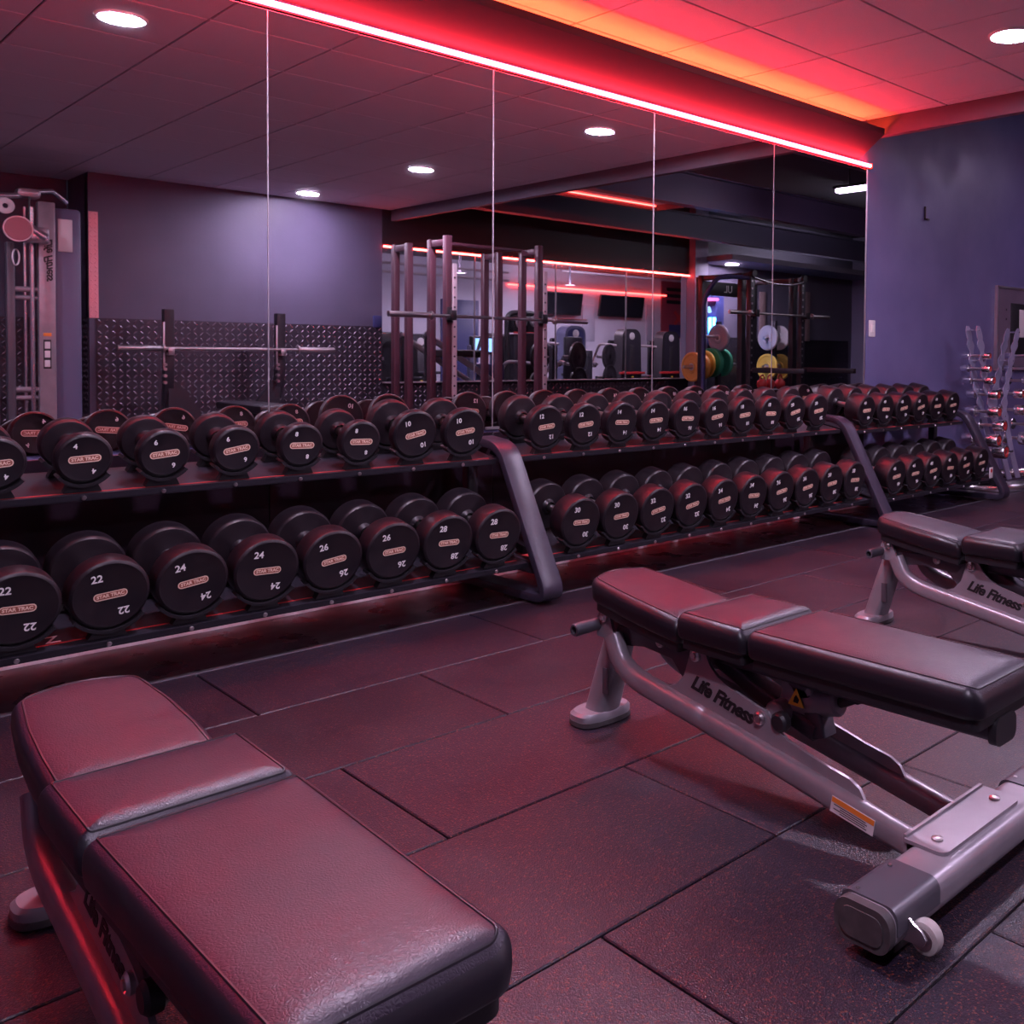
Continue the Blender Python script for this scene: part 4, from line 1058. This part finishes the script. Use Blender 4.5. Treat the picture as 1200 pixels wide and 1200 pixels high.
# red graphic at the right end
a, b = refl(776, 329, YW-.05), refl(812, 397, YW-.05)
gr = thing('wall_banner', 'red wall graphic with dark bars and a cross at the right of the far room', 'banner', ((a.x+b.x)/2, -YW+.02, (a.z+b.z)/2))
w, h = b.x-a.x, a.z-b.z
put('panel', MB().box((0, 0, 0), (w, .02, h)), mat('dull red graphic', (.30, .045, .07), .5), gr)
mb = MB()
for k in range(3): mb.box((-.1, .012, h*.36-h*.11*k), (w*.5, .004, h*.06))
put('dark_bars', mb, M_black, gr)
for s in (1, -1): put('cross_stroke', MB().box((0, 0, 0), (w*.40, .004, .085), 0, Matrix.Translation((.05, .013+.001*s, -h*.14)) @ Matrix.Rotation(R_(48*s), 4, 'Y')), M_red, gr)
put('dark_panel', MB().box((.1, .012, -h*.37), (w*.7, .004, h*.22)), M_navy, gr)

def machine(u, Y, w, h, label, style, base=M_red, rz=0.0):
    c = refl(u, 430, Y)
    r = thing('exercise_machine', label, 'exercise machine', (c.x, -Y, 0), rz, 'machines in the far room')
    put('base_frame', MB().box((0, .0, .05), (w+.25, .10, .08), .01).box((0, -.45, .05), (.10, 1.1, .08), .01).box((0, -.95, .05), (w, .10, .08), .01), base, r)
    if style in ('stack', 'blue', 'low'):
        top = round_poly([(-w/2, .10), (w/2, .10), (w/2*.86, h), (-w/2*.86, h)], [.02, .02, w*.30, w*.30], 7)
        sh = put('shroud', MB().prism(top, (0, -.05, 0), (1, 0, 0), (0, 0, 1), .26), M_bluegrey if style == 'blue' else M_black, r)
        put('front_panel', MB().prism(inset(top, .05), (0, .083, 0), (1, 0, 0), (0, 0, 1), .012), M_steelblack if style != 'blue' else M_navy, sh)
        put('badge', MB().lathe([(0, 0), (.075, 0), (.065, .008), (0, .01)], (0, .088, h-.14), (0, 1, 0), 20), M_paper, sh)
        put('weight_slot', MB().box((0, .092, h*.48), (.12, .008, h*.62), .003), M_plate, sh)
        put('selector_pin', MB().cyl((0, .095, h*.36), (0, .13, h*.36), .016, n=10), M_yellow, sh)
        put('base_rail', MB().box((0, .10, .62), (w+.1, .06, .05), .008), base, r)
    if style == 'plate':
        put('mast', MB().box((0, 0, h/2), (.09, .09, h), .01).sweep(bez([((0, 0, h-.05), 0), ((0, -.35, h+.05), .2), ((0, -.8, h-.25), 0)]), rrect(.07, .07, .01, 3), side=(1, 0, 0)), M_steelblack, r)
        for k, (dx, dz) in enumerate([(-.32, .95), (.34, .95), (-.34, .55), (.36, .6)]):
            put('plate_horn', MB().cyl((dx*.4, .05, dz), (dx, .09, dz), .025, n=12), M_chromeworn, r)
            put('weight_plate', MB().lathe([(.03, -.02), (.08, -.022), (.10, -.012), (.18, -.012), (.20, -.022), (.215, -.015), (.215, .015), (.20, .022), (.18, .012), (.10, .012), (.08, .022), (.03, .02)], (dx, .12, dz), (.35, 1, 0), 30), M_plate, r)
    if style == 'arch':
        put('arch_frame', MB().tube(bez([((-w/2, 0, .08), 0), ((-w/2, 0, h), .15), ((w/2, 0, h), .15), ((w/2, 0, .08), 0)]), .04, 12), M_black, r)
        put('head_box', MB().box((0, -.03, h-.17), (w*.8, .22, .26), .05), M_black, r)
        put('pulley', MB().lathe([(.02, -.02), (.09, -.02), (.08, 0), (.09, .02), (.02, .02)], (-.1, .11, h-.15), (0, 1, 0), 20).lathe([(.02, -.02), (.09, -.02), (.08, 0), (.09, .02), (.02, .02)], (.16, .11, h-.12), (0, 1, 0), 20), M_alu, r)
        put('weight_tower', MB().box((0, -.05, .68), (w*.7, .2, 1.2), .03), M_steelblack, r)
        put('guide_rods', MB().cyl((-.07, .06, .1), (-.07, .06, h-.3), .012).cyl((.07, .06, .1), (.07, .06, h-.3), .012), M_chrome, r)
        put('red_band', MB().box((0, .06, 1.30), (w*.72, .03, .03), .004), M_red, r)
    # seat side, towards the back of the room
    st = put('seat', MB().box((0, -.62, .50), (.40, .42, .08), .025), M_leather_side, r)
    put('backrest', MB().box((0, -.42, .92), (.38, .08, .72), .03), M_leather_side, r)
    put('seat_post', MB().box((0, -.62, .27), (.07, .07, .40), .008), M_steelblack, r)
    for s in (-1, 1):
        put('lever_arm', MB().tube(bez([((s*w*.42, -.1, h*.78), 0), ((s*(w*.5+.12), -.45, h*.80), .1), ((s*(w*.5+.10), -.72, h*.52), .1), ((s*.22, -.80, h*.50), 0)]), .026, 10), M_chromeworn, r)
        put('grip', MB().cyl((s*.32, -.79, h*.505), (s*.20, -.80, h*.50), .033, n=12), M_black, r)
    return r
machine(737, 10.6, .56, 1.50, 'black weight machine with a tall shroud, under the right television', 'stack')
machine(783, 10.6, .56, 1.48, 'black weight machine with a tall shroud, in front of the red wall graphic', 'stack')
machine(671, 10.0, .54, 1.50, 'blue topped weight machine under the left television', 'blue', M_steelblack)
machine(690, 8.6, .62, 1.05, 'plate loaded machine with round iron plates in front of the blue one', 'plate', M_steelblack)
machine(648, 6.95, .70, 1.10, 'plate loaded machine just right of the reddish power rack', 'plate', M_steelblack)
machine(612, 8.2, .56, 1.60, 'black pulley tower with an arched top seen through the power rack', 'arch', M_steelblack)
machine(490, 11.9, .68, 1.32, 'black weight machine at the left end of the far room', 'stack', M_steelblack)
machine(470, 8.6, .46, 1.15, 'low black weight machine nearest the left edge of the glazing', 'low', M_steelblack)
# incline machine lit blue, and two cardio machines with lit consoles
c = refl(546, 420, 7.0)
im = thing('incline_press', 'silver incline machine with blue glints seen through the power rack', 'exercise machine', (c.x, -7.0, 0), 0, 'machines in the far room')
put('sled_rails', MB().sweep([(-.15-.5, .1, 1.22), (.55, .1, .50)], rrect(.05, .07, .01, 3), side=(0, 1, 0)).sweep([(-.15-.5, -.5, 1.22), (.55, -.5, .50)], rrect(.05, .07, .01, 3), side=(0, 1, 0)), M_alu, im)
put('sled', MB().box((0, -.2, .98), (.5, .66, .10), .03, Matrix.Identity(4)), M_black, im)
put('frame', MB().box((.1, -.2, .05), (1.5, .9, .08), .02).box((-.62, .1, .62), (.06, .06, 1.15), .008).box((-.62, -.5, .62), (.06, .06, 1.15), .008).box((.56, -.2, .28), (.08, .8, .5), .02), M_steelblack, im)
put('foot_plate', MB().box((.5, -.2, .62), (.05, .6, .45), .01), M_navy, im)
for i, u in enumerate((564, 578)):
    Yc = (9.9, 10.9)[i]; c = refl(u, 420, Yc)
    t = thing('cardio_machine', ['cardio machine with a glowing blue console, left of two', 'cardio machine with a glowing blue console, right of two'][i], 'exercise machine', (c.x, -Yc, 0), 0, 'cardio machines with lit consoles')
    put('deck', MB().box((0, -.7, .12), (.6, 1.7, .18), .03), M_steelblack, t)
    put('column', MB().box((-.22, 0, .62), (.07, .10, 1.0), .02).box((.22, 0, .62), (.07, .10, 1.0), .02), M_bluegrey, t)
    cs = put('console', MB().box((0, .02, 1.12), (.46, .10, .30), .03), M_black, t)
    put('screen', MB().box((0, .074, 1.12), (.36, .006, .22), .002), M_bluescreen, cs)
    put('handrail', MB().tube(bez([((-.27, 0, 1.0), 0), ((-.27, -.5, .95), .1), ((.27, -.5, .95), .1), ((.27, 0, 1.0), 0)]), .02), M_alu, t)

# ================================================================== light of the place
w = bpy.data.worlds.new('dim surroundings'); SC.world = w; w.use_nodes = True
w.node_tree.nodes['Background'].inputs[0].default_value = (.25, .18, .35, 1)
w.node_tree.nodes['Background'].inputs[1].default_value = .05
SC.view_settings.view_transform = 'Standard'; SC.view_settings.look = 'None'
SC.view_settings.exposure = 0.12; SC.view_settings.gamma = 1.0; SC.view_settings.use_curve_mapping = False
SC.cycles.max_bounces = 10; SC.cycles.glossy_bounces = 5; SC.cycles.diffuse_bounces = 5; SC.cycles.transmission_bounces = 6
SC.cycles.sample_clamp_indirect = 4.0; SC.cycles.blur_glossy = 0.5
SC.cycles.use_denoising = True
